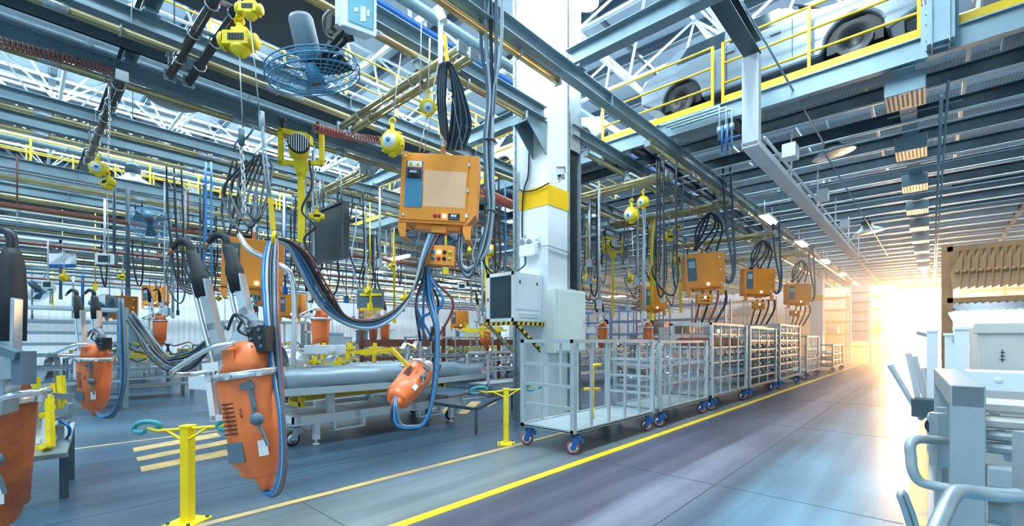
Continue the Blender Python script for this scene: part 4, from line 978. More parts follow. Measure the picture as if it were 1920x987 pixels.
# --- dark hanging board behind the large hoses
root = thing('hanging_board', 'large dark grey hanging board turned edge-on, left of the large orange cabinet', 'board', P(620, 490, 9.2))
b = MB(); dv = P(655, 378, 9.6) - P(643, 376, 9.2)
b.slab([P(586, 400, 10.2), P(643, 376, 9.2), P(643, 487, 9.2), P(584, 499, 10.2)], dv); b.build('panel', 'screen_dark', root, bevel=.01)
b = MB(); f = (P(586, 400, 10.2) - P(643, 376, 9.2)); b.path([P(586, 401, 10.15), P(642, 378, 9.16), P(642, 486, 9.16), P(585, 498, 10.15), P(586, 401, 10.15)], .03, .03, FWD); b.build('frame', 'steel_dark', root)
b = MB(); b.tube([P(600, 392, 10), P(600, 340, 10)], .02, 6); b.tube([P(640, 376, 9.3), P(640, 320, 9.3)], .02, 6); b.build('hanger_rod', 'steel_blue', root)

# --- fittings on the column
root = thing('security_camera', 'small white bullet security camera on the column just above the yellow band', 'camera', PY(1052, 335, 6.6))
b = MB(); a = P(1043, 323, 8.15); c_ = P(1061, 329, 8.0); b.box((a + c_) / 2, (.13, .27, .12), Matrix.Rotation(.6, 3, 'Z')); b.box((a + c_) / 2 + UP * .07, (.16, .33, .015), Matrix.Rotation(.6, 3, 'Z')); b.build('housing', 'paint_white', root, bevel=.01)
b = MB(); m_ = P(1049, 328, 7.98); b.lathe(m_, (-.2, -1, -.1), [(.04, 0), (.03, .02), (0, .02)], 14); b.build('lens', 'black', root)
b = MB(); b.path([P(1052, 333, 8.1), P(1048, 340, 8.25), P(1032, 343, 8.45)], .035, .035); b.build('bracket', 'chrome', root)
root = thing('emergency_light', 'white twin-head emergency light low on the column above the glass-front cabinet', 'light', PY(990, 475, 6.6))
b = MB(); a = PY(975, 462, 6.58); c_ = PY(1004, 478, 6.58); b.bx(a.x, c_.x, 6.55, 6.70, c_.z, a.z); b.build('battery_box', 'paint_white', root, bevel=.01)
for px in (981, 994):
    q_ = PY(px, 454, 6.6); b = MB(); b.lathe(q_, (.1, -1, -.15), [(.0, -.08), (.05, -.06), (.068, 0), (.068, .03), (.06, .035)], 16); b.build('lamp_head', 'paint_white', root)
    b = MB(); b.lathe(q_ + V((0, -.03, 0)), (.1, -1, -.15), [(.055, 0), (.04, .006), (0, .008)], 16); b.build('lens', 'glass_lamp', root)
b = MB(); a = PY(1008, 450, 6.68); b.box(a, (.11, .08, .16)); b.lathe(a + V((0, -.04, .02)), (0, -1, 0), [(.03, 0), (.03, .03), (0, .03)], 10); tag(b.build('junction_box', 'cab_white', bevel=.008), 'tiny white junction box on the column beside the emergency light', 'box')
b = MB(); a = PY(1002, 420, 6.70); b.box(a, (.2, .02, .28))
# glass-front cabinet on a striped bracket shelf
x0, x1, y0, y1, z0, z1 = -6.08, -5.39, 5.92, 6.70, 1.92, 2.80
root = thing('server_cabinet', 'white cabinet with dark glass door on a striped shelf against the column', 'cabinet', (x0, y0, z0))
b = MB(); b.bx(x0, x1, y0 + .02, y1, z0, z1); b.bx(x1 - .1, x1 + .012, y1 - .1, y1, z0, z1 + .0); b.build('cabinet_body', 'cab_white', root, bevel=.008)
b = MB(); b.bx(x0, x0 + .09, y0 - .012, y0 + .02, z0, z1); b.bx(x1 - .06, x1, y0 - .012, y0 + .02, z0, z1); b.bx(x0, x1, y0 - .012, y0 + .02, z1 - .06, z1); b.bx(x0, x1, y0 - .012, y0 + .02, z0, z0 + .06); b.build('door_frame', 'paint_white', root)
b = MB(); b.bx(x0 + .09, x1 - .06, y0 - .002, y0 + .01, z0 + .06, z1 - .06); b.build('glass', 'glass_dark', root)
b = MB(); b.bx(x0 + .03, x0 + .06, y0 - .02, y0 - .012, 2.3, 2.36); b.build('door_lock', 'black', root)
b = MB(); b.bx(x1 + .0, x1 + .008, y0 + .07, y1 - .1, z0 + .22, z1 - .06)
for z in (z0 + .08, z0 + .11, z0 + .14): b.bx(x1, x1 + .010, y0 + .12, y1 - .14, z, z + .012)
b.build('side_panel', 'cab_white', root, bevel=.003)
b = MB()
for y in (y0 + .14, y1 - .16): b.bx(x1 + .008, x1 + .016, y - .015, y + .015, z1 - .2, z1 - .15)
b.build('quarter_lock', 'black', root)
def hazard(name, p0, p1, w_, h_, lab, n=7):
    p0, p1 = V(p0), V(p1); b = MB(); b.cur = 0; b.bar(p0, p1, w_, h_); b.cur = 1; d = (p1 - p0) / n; e = d.normalized() * h_ * .8
    x, y, dd = frame(p1 - p0)
    for i in range(n):
        a = p0 + d * (i + .15); c_ = a + d * .5
        for sg in (1, -1):
            o = x * sg * (w_ / 2 + .002); b.slab([a - y * h_ / 2 + o, c_ - y * h_ / 2 + o, c_ + e * .4 + y * h_ / 2 + o, a + e * .4 + y * h_ / 2 + o], x * sg * .002)
    return b
hz = hazard('s', (x0 - .02, y0 - .02, z0 - .035), (x1 + .03, y0 - .02, z0 - .035), .04, .06, '', 6)
sh = tag(hz.build('wall_shelf', ['black', 'yellow_rail']), 'black and yellow striped angle bracket under the glass-front cabinet', 'bracket')
b = hazard('s', (x1 + .03, y0, z0 - .035), (x1 + .03, y1, z0 - .035), .04, .06, '', 6); b.build('side_rail', ['black', 'yellow_rail'], sh)
b = hazard('s', (x1 + .03, y0 + .05, z0 - .07), (x1 + .03, y1 - .05, z0 - .55), .04, .06, '', 6); b.build('diagonal_brace', ['black', 'yellow_rail'], sh)
b = hazard('s', (x0, y0 + .05, z0 - .07), (x0, y1 - .05, z0 - .55), .04, .06, '', 6); b.build('diagonal_brace', ['steel_blue', 'yellow_rail'], sh)
# electrical cabinet standing on the aisle side of the column
root = thing('electrical_cabinet', 'pale grey-green electrical cabinet fixed on the aisle side of the column', 'cabinet', (-5.25, 6.62, 1.35))
b = MB(); b.bx(-5.24, -5.02, 6.62, 7.6, 1.35, 2.54); b.build('cabinet_body', 'cab_green', root, bevel=.01)
b = MB(); b.bx(-5.02, -5.0, 6.66, 7.57, 1.39, 2.50); d_ = b.build('door', 'cab_green', root, bevel=.006)
b = MB(); b.bx(-5.0, -4.985, 7.5, 7.53, 1.85, 1.97); b.build('door_handle', 'chrome', d_)
# --- yellow stands with turquoise hooks
def hook_stand(p, lab, h=.82, rz=0.0):
    root = thing('hook_stand', lab, 'stand', p, rz=rz)
    b = MB(); b.bx(-.04, .04, -.04, .04, .01, h); b.bx(-.05, .05, -.045, .045, h - .01, h + .012); b.build('post', 'yellow', root, local=True, bevel=.004)
    b = MB(); b.bx(-.13, .13, -.13, .13, 0, .014); b.build('base_plate', 'yellow', root, local=True)
    for x in (-.1, .1):
        for y in (-.1, .1):
            b = MB(); b.cyl((x, y, .012), (x, y, .035), .014, 6); b.build('bolt', 'steel_dark', root, local=True)
    b = MB(); b.tube([(-.40, 0, h - .03), (-.3, 0, h - .05), (0, 0, h - .02), (.33, 0, h + .01), (.40, 0, h + .03)], .014, 7); b.tube([(-.22, 0, h - .035), (0, -.03, h - .13), (.2, 0, h + .0)], .012, 6); b.build('cross_arm', 'yellow', root, local=True)
    for sg in (-1, 1):
        b = MB(); c_ = V((sg * .42, 0, h - .01 + (sg > 0) * .05)); b.tube(spl([c_ + V((.07, .02, -.04)), c_ + V((.12, .02, .0)), c_ + V((.09, 0, .035)), c_ + V((-.03, 0, .035)), c_ + V((-.11, 0, .0)), c_ + V((-.12, 0, -.04)), c_ + V((-.05, -.02, -.055)), c_ + V((.01, -.02, -.045))], 5), .021, 10); b.build('carabiner', 'teal', root, local=True)
    return root
hook_stand(FL(352, 980), 'yellow post with two turquoise hooks at the lower left, nearest the viewer', .84, YAW - .15)
hook_stand(FL(949, 833), 'yellow post with turquoise hooks near the foot of the column', .84, YAW)
# --- white platform trolley with a car floor panel
def caster(b0, p, r, parent, local=False, fork='caster_blue', wheel='caster_red', rz=0, name='caster'):
    p = V(p); M = Matrix.Rotation(rz, 3, 'Z'); off = M @ V((-r * .45, 0, 0))
    b = MB(); b.cyl(p + UP * r * 2.5, p + UP * r * 2.6, r * .7, 10)
    for sg in (-1, 1): b.slab([p + M @ V((-r * .75, sg * r * .45, r * .8)), p + M @ V((-r * .1, sg * r * .45, r * .8)), p + M @ V((r * .6, sg * r * .45, r * 2.4)), p + M @ V((-r * .5, sg * r * .45, r * 2.4))], M @ V((0, sg * r * .12, 0)))
    b.box(p + M @ V((r * .0, 0, r * 2.35)), (r * 1.3, r * 1.1, r * .25), M); b.box(p + M @ V((r * .75, 0, r * 1.9)), (r * .5, r * .6, r * .5), M)
    o = b.build(name, fork, parent, local=local)
    b = MB(); ax = M @ V((0, 1, 0)); c_ = p + off + UP * r; b.lathe(c_ - ax * r * .35, ax, [(0, 0), (r * .4, 0), (r * .45, r * .08), (r * .85, r * .08), (r, r * .2), (r, r * .5), (r * .85, r * .62), (r * .45, r * .62), (r * .4, r * .7), (0, r * .7)], 20)
    w_ = b.build('wheel', wheel, o, local=local)
    b = MB()
    for sg in (-1, 1): b.lathe(c_ + ax * sg * r * .29, ax * sg, [(r * .7, 0), (r * .6, r * .04), (r * .3, r * .03), (r * .25, r * .2), (0, r * .22)], 16)
    b.build('wheel_hub', 'chrome', w_, local=local); return o
root = thing('platform_trolley', 'low white platform trolley carrying a car floor panel, behind the foreground gun', 'trolley', (-7.6, 4.2, 0))
b = MB(); X0, X1, Y0, Y1 = -8.5, -6.85, 2.75, 6.0
for x in (X0, X1 - .1): b.bx(x, x + .1, Y0, Y1, .32, .46)
for y in (Y0, 3.7, 4.8, Y1 - .1): b.bx(X0, X1, y, y + .1, .34, .46)
b.bx(X0 + .1, X1 - .1, Y0 + .1, Y1 - .1, .36, .38); b.build('frame', 'paint_white', root, bevel=.006)
b = MB()
for y in (3.35, 4.95):
    b = MB(); b.bx(X1 - .1, X1, y, y + .04, .2, .32); b.bx(X1 - .1, X1, y + .5, y + .54, .2, .32); b.bx(X1 - .1, X1, y, y + .54, .18, .21)
    b.build('fork_pocket', 'paint_white', root)
for y in (3.05, 5.7):
    b = MB(); b.bx(X1 - .09, X1 - .01, y, y + .09, .08, .32); b.cyl((X1 - .05, y + .045, .02), (X1 - .05, y + .045, .09), .015, 8); b.cyl((X1 - .05, y + .045, 0), (X1 - .05, y + .045, .02), .05, 12); b.build('levelling_foot', 'paint_white', root)
for x, y in ((X1 - .2, 2.85), (X1 - .2, 5.9), (X0 + .2, 2.85), (X0 + .2, 5.9)): caster(None, (x, y, 0), .11, root, fork='galv', wheel='rubber', rz=1.5)
for x, y in ((X1 - .12, 3.3), (X1 - .12, 4.75), (X0 + .12, 3.3), (X0 + .12, 4.75)):
    b = MB(); b.bx(x - .05, x + .05, y, y + .1, .46, .86); b.bx(x - .08, x + .08, y - .03, y + .13, .84, .87); b.build('support_post', 'paint_white', root)
b = MB(); b.path([(X1 - .5, 2.9, .62), (X1 - .1, 2.9, .62), (X1 - .1, 2.9, .85)], .07, .07); b.path([(X1 - .5, 2.9, .66), (X1 - .3, 5.6, .72), (X1 - .1, 5.6, .72), (X1 - .1, 5.6, .9)], .07, .07); tag(b.build('locating_bar', 'yellow_rail', root))
# the floor panel: ribbed sheet with tunnel and turned-up sills
root = thing('car_floor_panel', 'grey stamped car floor panel lying on the white platform trolley', 'car panel', (-7.6, 4.2, .88))
prof = [(-8.75, 1.12), (-8.7, .98), (-8.5, .93), (-8.2, .92), (-8.1, .95), (-8.0, .92), (-7.85, .93), (-7.75, 1.13), (-7.55, 1.16), (-7.45, 1.13), (-7.35, .93), (-7.1, .92), (-7.0, .95), (-6.95, .92), (-6.82, .9), (-6.74, .97), (-6.70, 1.16), (-6.64, 1.17), (-6.6, 1.0), (-6.62, .82)]
b = MB(); vs = []; fs = []; ny = 26
for j in range(ny):
    y = 2.5 + 3.9 * j / (ny - 1); w_ = .03 * math.sin(j * 1.3)
    for x, z in prof: vs.append((x + .02 * math.sin(j * .9), y, z + (w_ * .4 if abs(x + 7.6) < .9 else 0) - (.06 if j > 20 else 0)))
for j in range(ny - 1):
    for i in range(len(prof) - 1): fs.append((j * len(prof) + i, j * len(prof) + i + 1, (j + 1) * len(prof) + i + 1, (j + 1) * len(prof) + i))
b.add(vs, fs, True); o = b.build('floor_pan', 'panel_steel', root); md = o.modifiers.new('s', 'SOLIDIFY'); md.thickness = .012
b = MB(); b.path([(-6.58, 2.5, .86), (-6.56, 4.4, .84), (-6.58, 6.4, .88)], .03, .1); b.bx(-6.70, -6.56, 2.46, 2.5, .82, 1.14); b.build('sill', 'cart_grey', root)
b = MB()
for y in (2.9, 3.6, 4.3, 5.0, 5.7): b.bx(-8.6, -7.8, y, y + .1, .93, 1.0); b.bx(-7.35, -6.75, y, y + .1, .93, 1.0)
b.build('cross_member', 'part_steel', root)
b = MB(); b.lathe((-7.0, 2.62, 1.2), (0, 1, 0), [(.3, 0), (.32, .05), (.22, .3), (.16, .34)], 20); b.slab([(-7.3, 2.55, 1.0), (-6.9, 2.55, 1.0), (-6.95, 2.55, 1.3), (-7.1, 2.55, 1.45)], (0, .03, 0)); b.build('wheel_housing', 'part_steel', root)
# yellow clamp fixtures above the panel
def clamp_bar(p, lab, rz=0, s=1.0, grp=None):
    root = thing('clamp_fixture', lab, 'clamp', p, grp, rz)
    b = MB(); b.bx(-.7, .7, -.03, .03, 0, .06); b.bx(-.5, -.1, -.05, .05, -.02, .09); b.bx(.2, .5, -.05, .05, -.02, .08); b.build('bar', 'yellow', root, local=True)
    for x in (-.45, .0, .45):
        b = MB(); b.bx(x - .03, x + .03, -.03, .03, .0, .2); b.bx(x - .1, x + .1, -.04, .04, .08, .12); b.bx(x - .02, x + .02, -.1, .02, -.18, .0); b.build('toggle_clamp', 'yellow', root, local=True)
    b = MB(); b.tube([(-.25, 0, -.28), (-.25, 0, -.12), (-.18, 0, -.08), (.1, 0, -.08), (.16, 0, -.12), (.16, 0, -.28)], .018, 6); b.bx(-.07, .0, -.02, .02, -.1, .0); b.build('handle', 'yellow_rail', root, local=True)
    b = MB(); b.bx(-.1, .1, .03, .12, .03, .15); b.bx(.35, .6, .03, .1, .05, .13); b.build('cylinder', 'part_steel', root, local=True)
    root.scale = (s, s, s); return root
clamp_bar(P(500, 683, 7.0), 'yellow clamp fixture left of the bent steel pipe over the car floor panel', YAW + .1)
clamp_bar(P(590, 690, 8.2), 'yellow clamp fixture behind the car floor panel, right of the bent pipe', YAW - .05)
clamp_bar(P(655, 664, 9.0), 'long yellow clamp fixture in the middle behind the car floor panel', YAW + .05, 1.1)
clamp_bar(P(905, 622, 12.0), 'yellow clamp fixture low between the hoses and the glass-front cabinet', YAW, .9)
b = MB(); b.box(P(610, 656, 7.6), (.62, .22, .15), Matrix.Rotation(YAW, 3, 'Z')); b.lathe(P(622, 657, 7.45), -FWD, [(0, 0), (.06, 0), (.06, .04), (0, .04)], 12); tag(b.build('valve_box', 'cab_white', bevel=.01), 'small white valve box above the car floor panel', 'box')
b = MB(); b.box(P(300, 470, 9), (.01, .01, .01))

# --- low tool cart at far left with yellow fixtures
root = thing('fixture_cart', 'low grey fixture cart with yellow clamps beside the cut-off gun at far left', 'cart', P(70, 868, 4.4))
M = Matrix.Rotation(YAW + .15, 3, 'Z'); o0 = P(60, 830, 4.6)
def q(x, y, z): return o0 + M @ V((x, y, z))
b = MB(); b.slab([P(20, 872, 4.1), P(125, 858, 4.5), P(141, 800, 5.3), P(20, 806, 5.0)], (0, 0, .05)); b.slab([P(20, 872, 4.1), P(125, 858, 4.5), P(125, 850, 4.5), P(20, 862, 4.1)], FWD * .02); b.build('tray', 'galv', root)
b = MB()
for a in ([P(95, 835, 4.5), P(92, 730, 4.6)], [P(80, 838, 4.4), P(92, 838, 4.5), P(40, 845, 4.4)], [P(118, 762, 4.9), P(114, 708, 4.9)], [P(106, 764, 4.9), P(103, 722, 4.9)], [P(30, 783, 4.4), P(95, 778, 4.6)], [P(95, 747, 4.6), P(118, 742, 4.9)], [P(68, 745, 5.2), P(68, 712, 5.2)]): b.path(a, .05, .05, FWD)
b.build('clamp', 'yellow', root)
b = MB()
for a in ([P(45, 750, 4.5), P(95, 742, 4.6), P(130, 745, 4.8)], [P(66, 740, 4.5), P(66, 800, 4.5)], [P(95, 800, 4.6), P(125, 790, 4.8), P(130, 760, 4.8)], [P(40, 764, 4.6), P(100, 756, 4.8)]): b.path(a, .045, .06, FWD)
b.box(P(80, 812, 4.7), (.25, .2, .3), M); b.build('fixture', 'galv', root)
b = MB(); b.box(P(80, 812, 4.55), (.14, .03, .3), M); b.box(P(60, 825, 4.6), (.3, .2, .05), M); b.build('block', 'paint_white', root)
b = MB()
for dx in (0, 20): b.box(P(55 + dx, 790, 4.7), (.1, .14, .16), M)
b.build('cylinder', 'black', root)
b = MB(); b.tube(spl([P(112, 788, 4.7), P(128, 800, 4.7), P(130, 815, 4.8), P(116, 832, 4.8)]), .015, 6); b.build('hose', 'hose_blue', root)
# cart legs under the tray
for a in (P(30, 868, 4.2), P(120, 855, 4.6), P(132, 803, 5.2), P(30, 810, 5.0)):
    b = MB(); b.bar(a, V((a.x, a.y, .0)), .05, .05, FWD); b.build('leg', 'steel_dark', root)
b = MB(); b.tube(spl([P(-5, 752, 2.8), P(20, 742, 2.8), P(70, 735, 2.9), P(92, 733, 3.0)], 6), .022, 8); tag(b.build('guide_bar', 'chrome'), 'shiny guide bar sticking right from the cut-off gun at far left', 'bar')

# ================================================================= CARTS ALONG THE AISLE
def cage_cart(label, y0, y1, x0, x1, zt, nside=6, shelves=(), m='cart_grey', casters=True, parts=0, rungs=(.55, .85, 1.15), zb=.30, full_shelf=False):
    root = thing('cage_cart', label, 'cart', ((x0 + x1) / 2, (y0 + y1) / 2, 0))
    t = .05
    b = MB()
    for z in (zb, zt - t):
        for x in (x0, x1 - t): b.bx(x, x + t, y0, y1, z, z + t)
        for y in (y0, y1 - t): b.bx(x0, x1, y, y + t, z, z + t)
    for x in (x0, x1 - t):
        for y in (y0, y1 - t): b.bx(x, x + t * 1.3, y, y + t * 1.3, zb, zt)
    b.bx(x0, x1, y0, y1, zb + .01, zb + .025); b.build('frame', m, root)
    for x in (x0 + .01, x1 - t + .01):
        for i in range(1, nside):
            b = MB(); y = y0 + (y1 - y0) * i / nside; b.bx(x, x + .03, y - .02, y + .02, zb, zt); b.build('upright', m, root)
    for z in rungs:
        for y in (y0 + .01, y1 - t + .01):
            b = MB(); b.bx(x0, x1, y, y + .03, z, z + .045); b.build('rung', m, root)
    for z in shelves:
        b = MB()
        for x in (x0, x1 - t): b.bx(x, x + .03, y0, y1, z, z + .035)
        if full_shelf: b.bx(x0, x1, y0, y1, z, z + .012)
        b.build('shelf_rail', m, root)
    if casters:
        r = .10
        for i, (x, y) in enumerate(((x0 + .08, y0 + .12), (x1 - .03, y0 + .12), (x0 + .08, y1 - .12), (x1 - .03, y1 - .12))): caster(None, (x, y, 0), r, root, rz=(.55, .6, .9, .5)[i])
    return root
def stampings(x0, x1, y0, y1, zs, label, group, step=.22, m='part_steel', L=None):
    for z in zs:
        y = y0
        while y < y1:
            b = MB(); xa, xb = x0 + .05, x1 - .05; k = (xb - xa) / 4
            pts = [(xa, y, z + .02), (xa + k, y + .03, z + .05), (xa + 2 * k, y, z + .03), (xa + 3 * k, y + .04, z + .07), (xb, y + .02, z + .03)]
            b.path(pts, .09, .03); b.box((xb - .03, y + .02, z + .05), (.06, .10, .07)); b.lathe((xa + k, y + .03, z + .05), UP, [(.05, 0), (.03, .05), (0, .05)], 8)
            tag(b.build('steel_bracket', m), label, 'car part', group); y += step
XA, XB = -4.56, -3.60
cage_cart('empty grey cage cart on blue and red casters, nearest along the yellow line', 5.15, 7.6, XA, XB, 1.60, 5, rungs=(.62, .92, 1.22))
cage_cart('grey cage cart second along the yellow line, holding a few steel parts', 7.85, 10.2, XA, XB, 1.58, 5, shelves=(.75, 1.1), rungs=(.7, 1.1))
stampings(XA, XB, 8.05, 10.1, (.79, 1.14), 'pressed steel bracket lying on the second cart along the yellow line', 'brackets on the second cart', .42)
cage_cart('taller grey cage cart third along the yellow line with red-brown loads', 10.5, 13.1, XA, XB, 1.98, 4, shelves=(.7, 1.05, 1.4, 1.7), rungs=(.7, 1.05, 1.4))
for k, y in enumerate((10.7, 11.5, 12.3)):
    b = MB(); b.bx(XA + .06, XB - .1, y, y + .62, 1.45, 1.62); b.bx(XA + .1, XB - .14, y + .04, y + .58, 1.62, 1.64); tag(b.build('parts_box', 'rust', bevel=.01), 'red-brown parts box on the taller third cart', 'box', 'red-brown boxes on the third cart')
stampings(XA, XB, 10.7, 13, (.74, 1.09), 'pressed steel bracket lying in the taller third cart', 'brackets in the third cart', .45)
cage_cart('grey shelf cart fourth along the yellow line stacked with pressed steel parts', 13.4, 16.2, XA, XB, 1.95, 3, shelves=(.55, .8, 1.05, 1.3, 1.55), rungs=(.8, 1.3), full_shelf=True)
stampings(XA, XB, 13.6, 16.1, (.6, .85, 1.1, 1.35, 1.6), 'pressed steel rail stacked in the fourth shelf cart', 'rails in the fourth cart', .5)
cage_cart('grey shelf cart fifth along the yellow line with many layers of steel parts', 16.6, 19.6, XA - .1, XB + .02, 2.1, 3, shelves=(.55, .8, 1.05, 1.3, 1.55, 1.8), rungs=(.8, 1.3), full_shelf=True)
stampings(XA, XB, 16.8, 19.5, (.6, .85, 1.1, 1.35, 1.6, 1.85), 'pressed steel rail stacked in the fifth shelf cart', 'rails in the fifth cart', .6)
cage_cart('narrow grey rack cart sixth along the yellow line', 21.0, 23.6, XA, XB, 1.75, 6, shelves=(.8, 1.2), rungs=(.8,))
cage_cart('low grey parts cart seventh along the yellow line, near the far column', 26.0, 29.2, XA, XB + .2, 1.35, 3, shelves=(.6, .9), rungs=(.6, .9), full_shelf=True)
stampings(XA, XB, 26.2, 29.1, (.65, .95), 'steel part on the low cart near the far column', 'parts on the low seventh cart', .7)
b = MB(); b.tube([(XB + .03, 5.6, .45), (XB + .03, 5.6, 1.38), (XB - .15, 5.6, 1.44)], .02, 8)
o = FL(1112, 800)
b = MB(); b.tube(spl([PX(1111, 765, -4.0), PX(1111, 700, -4.0), PX(1111, 687, -4.0), PX(1125, 685, -4.0)], 4), .03, 8); b.tube([PX(1096, 730, -4.0), PX(1124, 730, -4.0)], .025, 8); b.tube([PX(1111, 765, -4.0), V((PX(1111, 765, -4.0).x, PX(1111, 765, -4.0).y, .33))], .03, 8)
tag(b.build('yellow_tube_frame', 'yellow_rail'), 'yellow tube frame standing inside the nearest cage cart', 'frame')
# a second line of carts and racks further left, seen behind the trolley
for i, (x, y, L_, zt) in enumerate(((-11.6, 3.3, 1.7, 2.05), (-9.0, 8.8, 3.6, 1.25), (-9.0, 13.2, 3.4, 1.25), (-9.2, 18.0, 3.2, 1.4), (-12.4, 9.0, 3.4, 1.7), (-12.4, 14.0, 3.4, 1.7))):
    cage_cart(('grey open cart on blue casters between the left gun and the second gun arms', 'long low grey cart behind the car floor panel', 'second long low grey cart behind the car floor panel',
               'grey cart behind the glass-front cabinet', 'tall grey cart in the middle distance left of the column', 'tall grey cart deeper in the middle distance left of the column')[i], y, y + L_, x - .9, x, zt, 3, shelves=(.7, 1.0) if i else (1.2,), rungs=(.7,), zb=.32)
    stampings(x - .9, x, y + .15, y + L_ - .1, (.74, 1.04) if i else (1.24,), ('stamped steel part on a cart left of the second gun arms', 'stamped steel part on the low cart behind the floor panel', 'stamped steel part on the second low cart', 'stamped steel part on the cart behind the glass-front cabinet', 'stamped steel part on a tall middle-distance cart', 'stamped steel part on the deeper tall cart')[i], ('parts on cart a', 'parts behind the floor panel', 'parts on the second low cart', 'parts behind the cabinet', 'parts on the tall carts', 'parts on the deeper carts')[i] if i else 'parts left of the gun arms', .5)
b = MB(); b.box(P(392, 716, 9.8), (.62, .5, .32), Matrix.Rotation(.3, 3, 'Z')); tag(b.build('plastic_crate', 'cab_white', bevel=.02), 'white plastic crate low behind the second gun arms', 'crate')
# grey shelf rack at the left
root = thing('shelf_rack', 'grey-blue tube shelf rack with shiny stampings behind the left gun', 'rack', (-13.9, .5, 0))
xr, y0, y1 = -14.0, -2.4, 1.75
for y in (y0, -.3, y1):
    for x in (xr, xr - .9): 
        b = MB(); b.bx(x - .05, x + .05, y - .05, y + .05, 0, 2.35); b.build('post', 'steel_blue', root)
for z in (.25, .62, .98, 1.25, 1.5, 1.75, 2.0, 2.3):
    b = MB()
    for x in (xr, xr - .9): b.bx(x - .03, x + .03, y0, y1, z - .03, z + .03)
    for y in (y0, -.3, y1): b.bx(xr - .9, xr, y - .03, y + .03, z - .03, z + .03)
    b.build('shelf_rail', 'steel_light' if z in (.62, 2.3) else 'steel_blue', root)
for z in (.68, 1.04):
    for i in range(9):
        y = y0 + .25 + i * .44; b = MB(); b.path([(xr - .75, y, z), (xr - .4, y, z + .08), (xr - .2, y + .05, z + .24), (xr + .05, y + .08, z + .26)], .14, .04); b.path([(xr - .1, y + .1, z + .25), (xr - .05, y + .12, z + .02)], .1, .03)
        tag(b.build('curved_stamping', 'chrome'), 'shiny curved stamping on the ' + ('lower' if z < 1 else 'upper') + ' shelf of the left rack', 'car part', 'shiny stampings on the left rack')
# dark low table frame on the hatched floor patch
root = thing('floor_frame', 'low dark steel frame on the floor by the yellow hatching, left of the column', 'frame', FL(850, 770))
b = MB(); q_ = [PZ(810, 722, .42), PZ(800, 755, .42), PZ(893, 768, .42), PZ(960, 735, .42)]
b.path(q_ + [q_[0]], .05, .05); b.path([q_[1], PZ(890, 735, .42)], .04, .04)
for p in q_: b.bar(p, V((p.x, p.y, 0)), .05, .05, FWD)
b.build('frame_tube', 'steel_dark', root)

# ================================================================= CARS ON THE MEZZANINE
def arc(cx, cz, r, a0, a1, n=10): return [(cx + r * math.cos(R(a0 + (a1 - a0) * i / n)), cz + r * math.sin(R(a0 + (a1 - a0) * i / n))) for i in range(n + 1)]
def make_car(label, paint):
    """car body on its side profile: nose toward +x, length 4.5, origin at the middle of the floor line"""
    root = thing('car_body', label, 'car', (0, 0, 0))
    low = [(-2.2, .45), (-2.22, .75), (-2.1, .95), (-1.2, 1.0), (.75, .98), (1.5, .92), (1.95, .80), (2.16, .62), (2.2, .42)]
    low += list(reversed([(x, z) for x, z in arc(1.38, .34, .37, 180, 0)])) [0:0] + [(1.78, .25)] + arc(1.38, .30, .38, 0, 180) + [(.95, .2), (-.95, .2)] + arc(-1.35, .30, .38, 0, 180) + [(-1.8, .25)]
    b = MB(); b.slab([(x, -.84, z) for x, z in low], (0, 1.68, 0)); b.build('body_shell', paint, root, local=True, bevel=.07)
    X, Y, Z = V((1, 0, 0)), V((0, 1, 0)), V((0, 0, 1))
    b = MB()
    g = [(-1.95, 1.0, .01, .74), (-1.55, 1.2, .2, .70), (-1.0, 1.2, .22, .69), (-.2, 1.22, .23, .68), (.4, 1.16, .2, .69), (.95, 1.0, .03, .74)]
    vs = []; fs = []
    for x, zc, h, w_ in g:
        top = zc + h
        vs += [(x, -.80, .95), (x, -w_ + .03, .95 + (top - .95) * .75), (x, -w_ + .14, top), (x, w_ - .14, top), (x, w_ - .03, .95 + (top - .95) * .75), (x, .80, .95)]
    for i in range(len(g) - 1):
        for k in range(5): fs.append((i * 6 + k, i * 6 + k + 1, (i + 1) * 6 + k + 1, (i + 1) * 6 + k))
    b.add(vs, fs, True); b.build('roof', paint, root, local=True)
    for a, c_ in ((-1.35, -.55), (-.45, .45)):
        b = MB(); s_ = -1; b.slab([(a + (-.1 if a < -1 else 0), -.835, .99), (c_ + (.15 if c_ > 0 else 0), -.835, .99), (c_ - (.12 if c_ > 0 else 0), -.735, 1.30), (a + (.1 if a < -1 else 0), -.735, 1.30)], (0, .012, .004)); b.build('side_window', 'glass_dark', root, local=True)
    b = MB(); b.slab([(1.0, -.62, 1.03), (1.0, .62, 1.03), (.5, .56, 1.35), (.5, -.56, 1.35)], (.02, 0, .02)); b.build('windscreen', 'glass_dark', root, local=True)
    for x in (-.5, .55):
        b = MB(); b.bx(x - .006, x + .006, -.846, -.838, .28, .98); b.build('door_gap', 'black', root, local=True)
    for x in (-.38, .0):
        b = MB(); b.bx(x - .13 if x else x + .22, x + .02 if x else x + .38, -.87, -.845, .82, .86); b.build('door_handle', paint, root, local=True)
    for x in (1.38, -1.35):
        b = MB(); b.bx(x - .36, x + .36, -.76, .76, .2, .62); b.lathe((x, -.78, .3), (0, -1, 0), [(0, 0), (.12, 0), (.14, .05), (.25, .05)], 16); b.build('wheel_well', 'black', root, local=True)
    b = MB(); b.bx(2.0, 2.16, -.7, .7, .3, .42); b.bx(-1.9, 1.9, -.6, .6, .08, .2); b.build('underbody', 'steel_dark', root, local=True)
    return root
cz_ = 6.32
car1 = make_car('silver car body on the mezzanine behind the yellow guard rail, nearest', 'car_silver'); car1.location = (-2.5, 10.65, cz_ + .12); car1.scale = (1.1, 1.1, 1.14)
car2 = make_car('white car body on the mezzanine right of the column, half hidden behind the rail', 'car_white'); car2.location = (-8.0, 10.55, cz_)
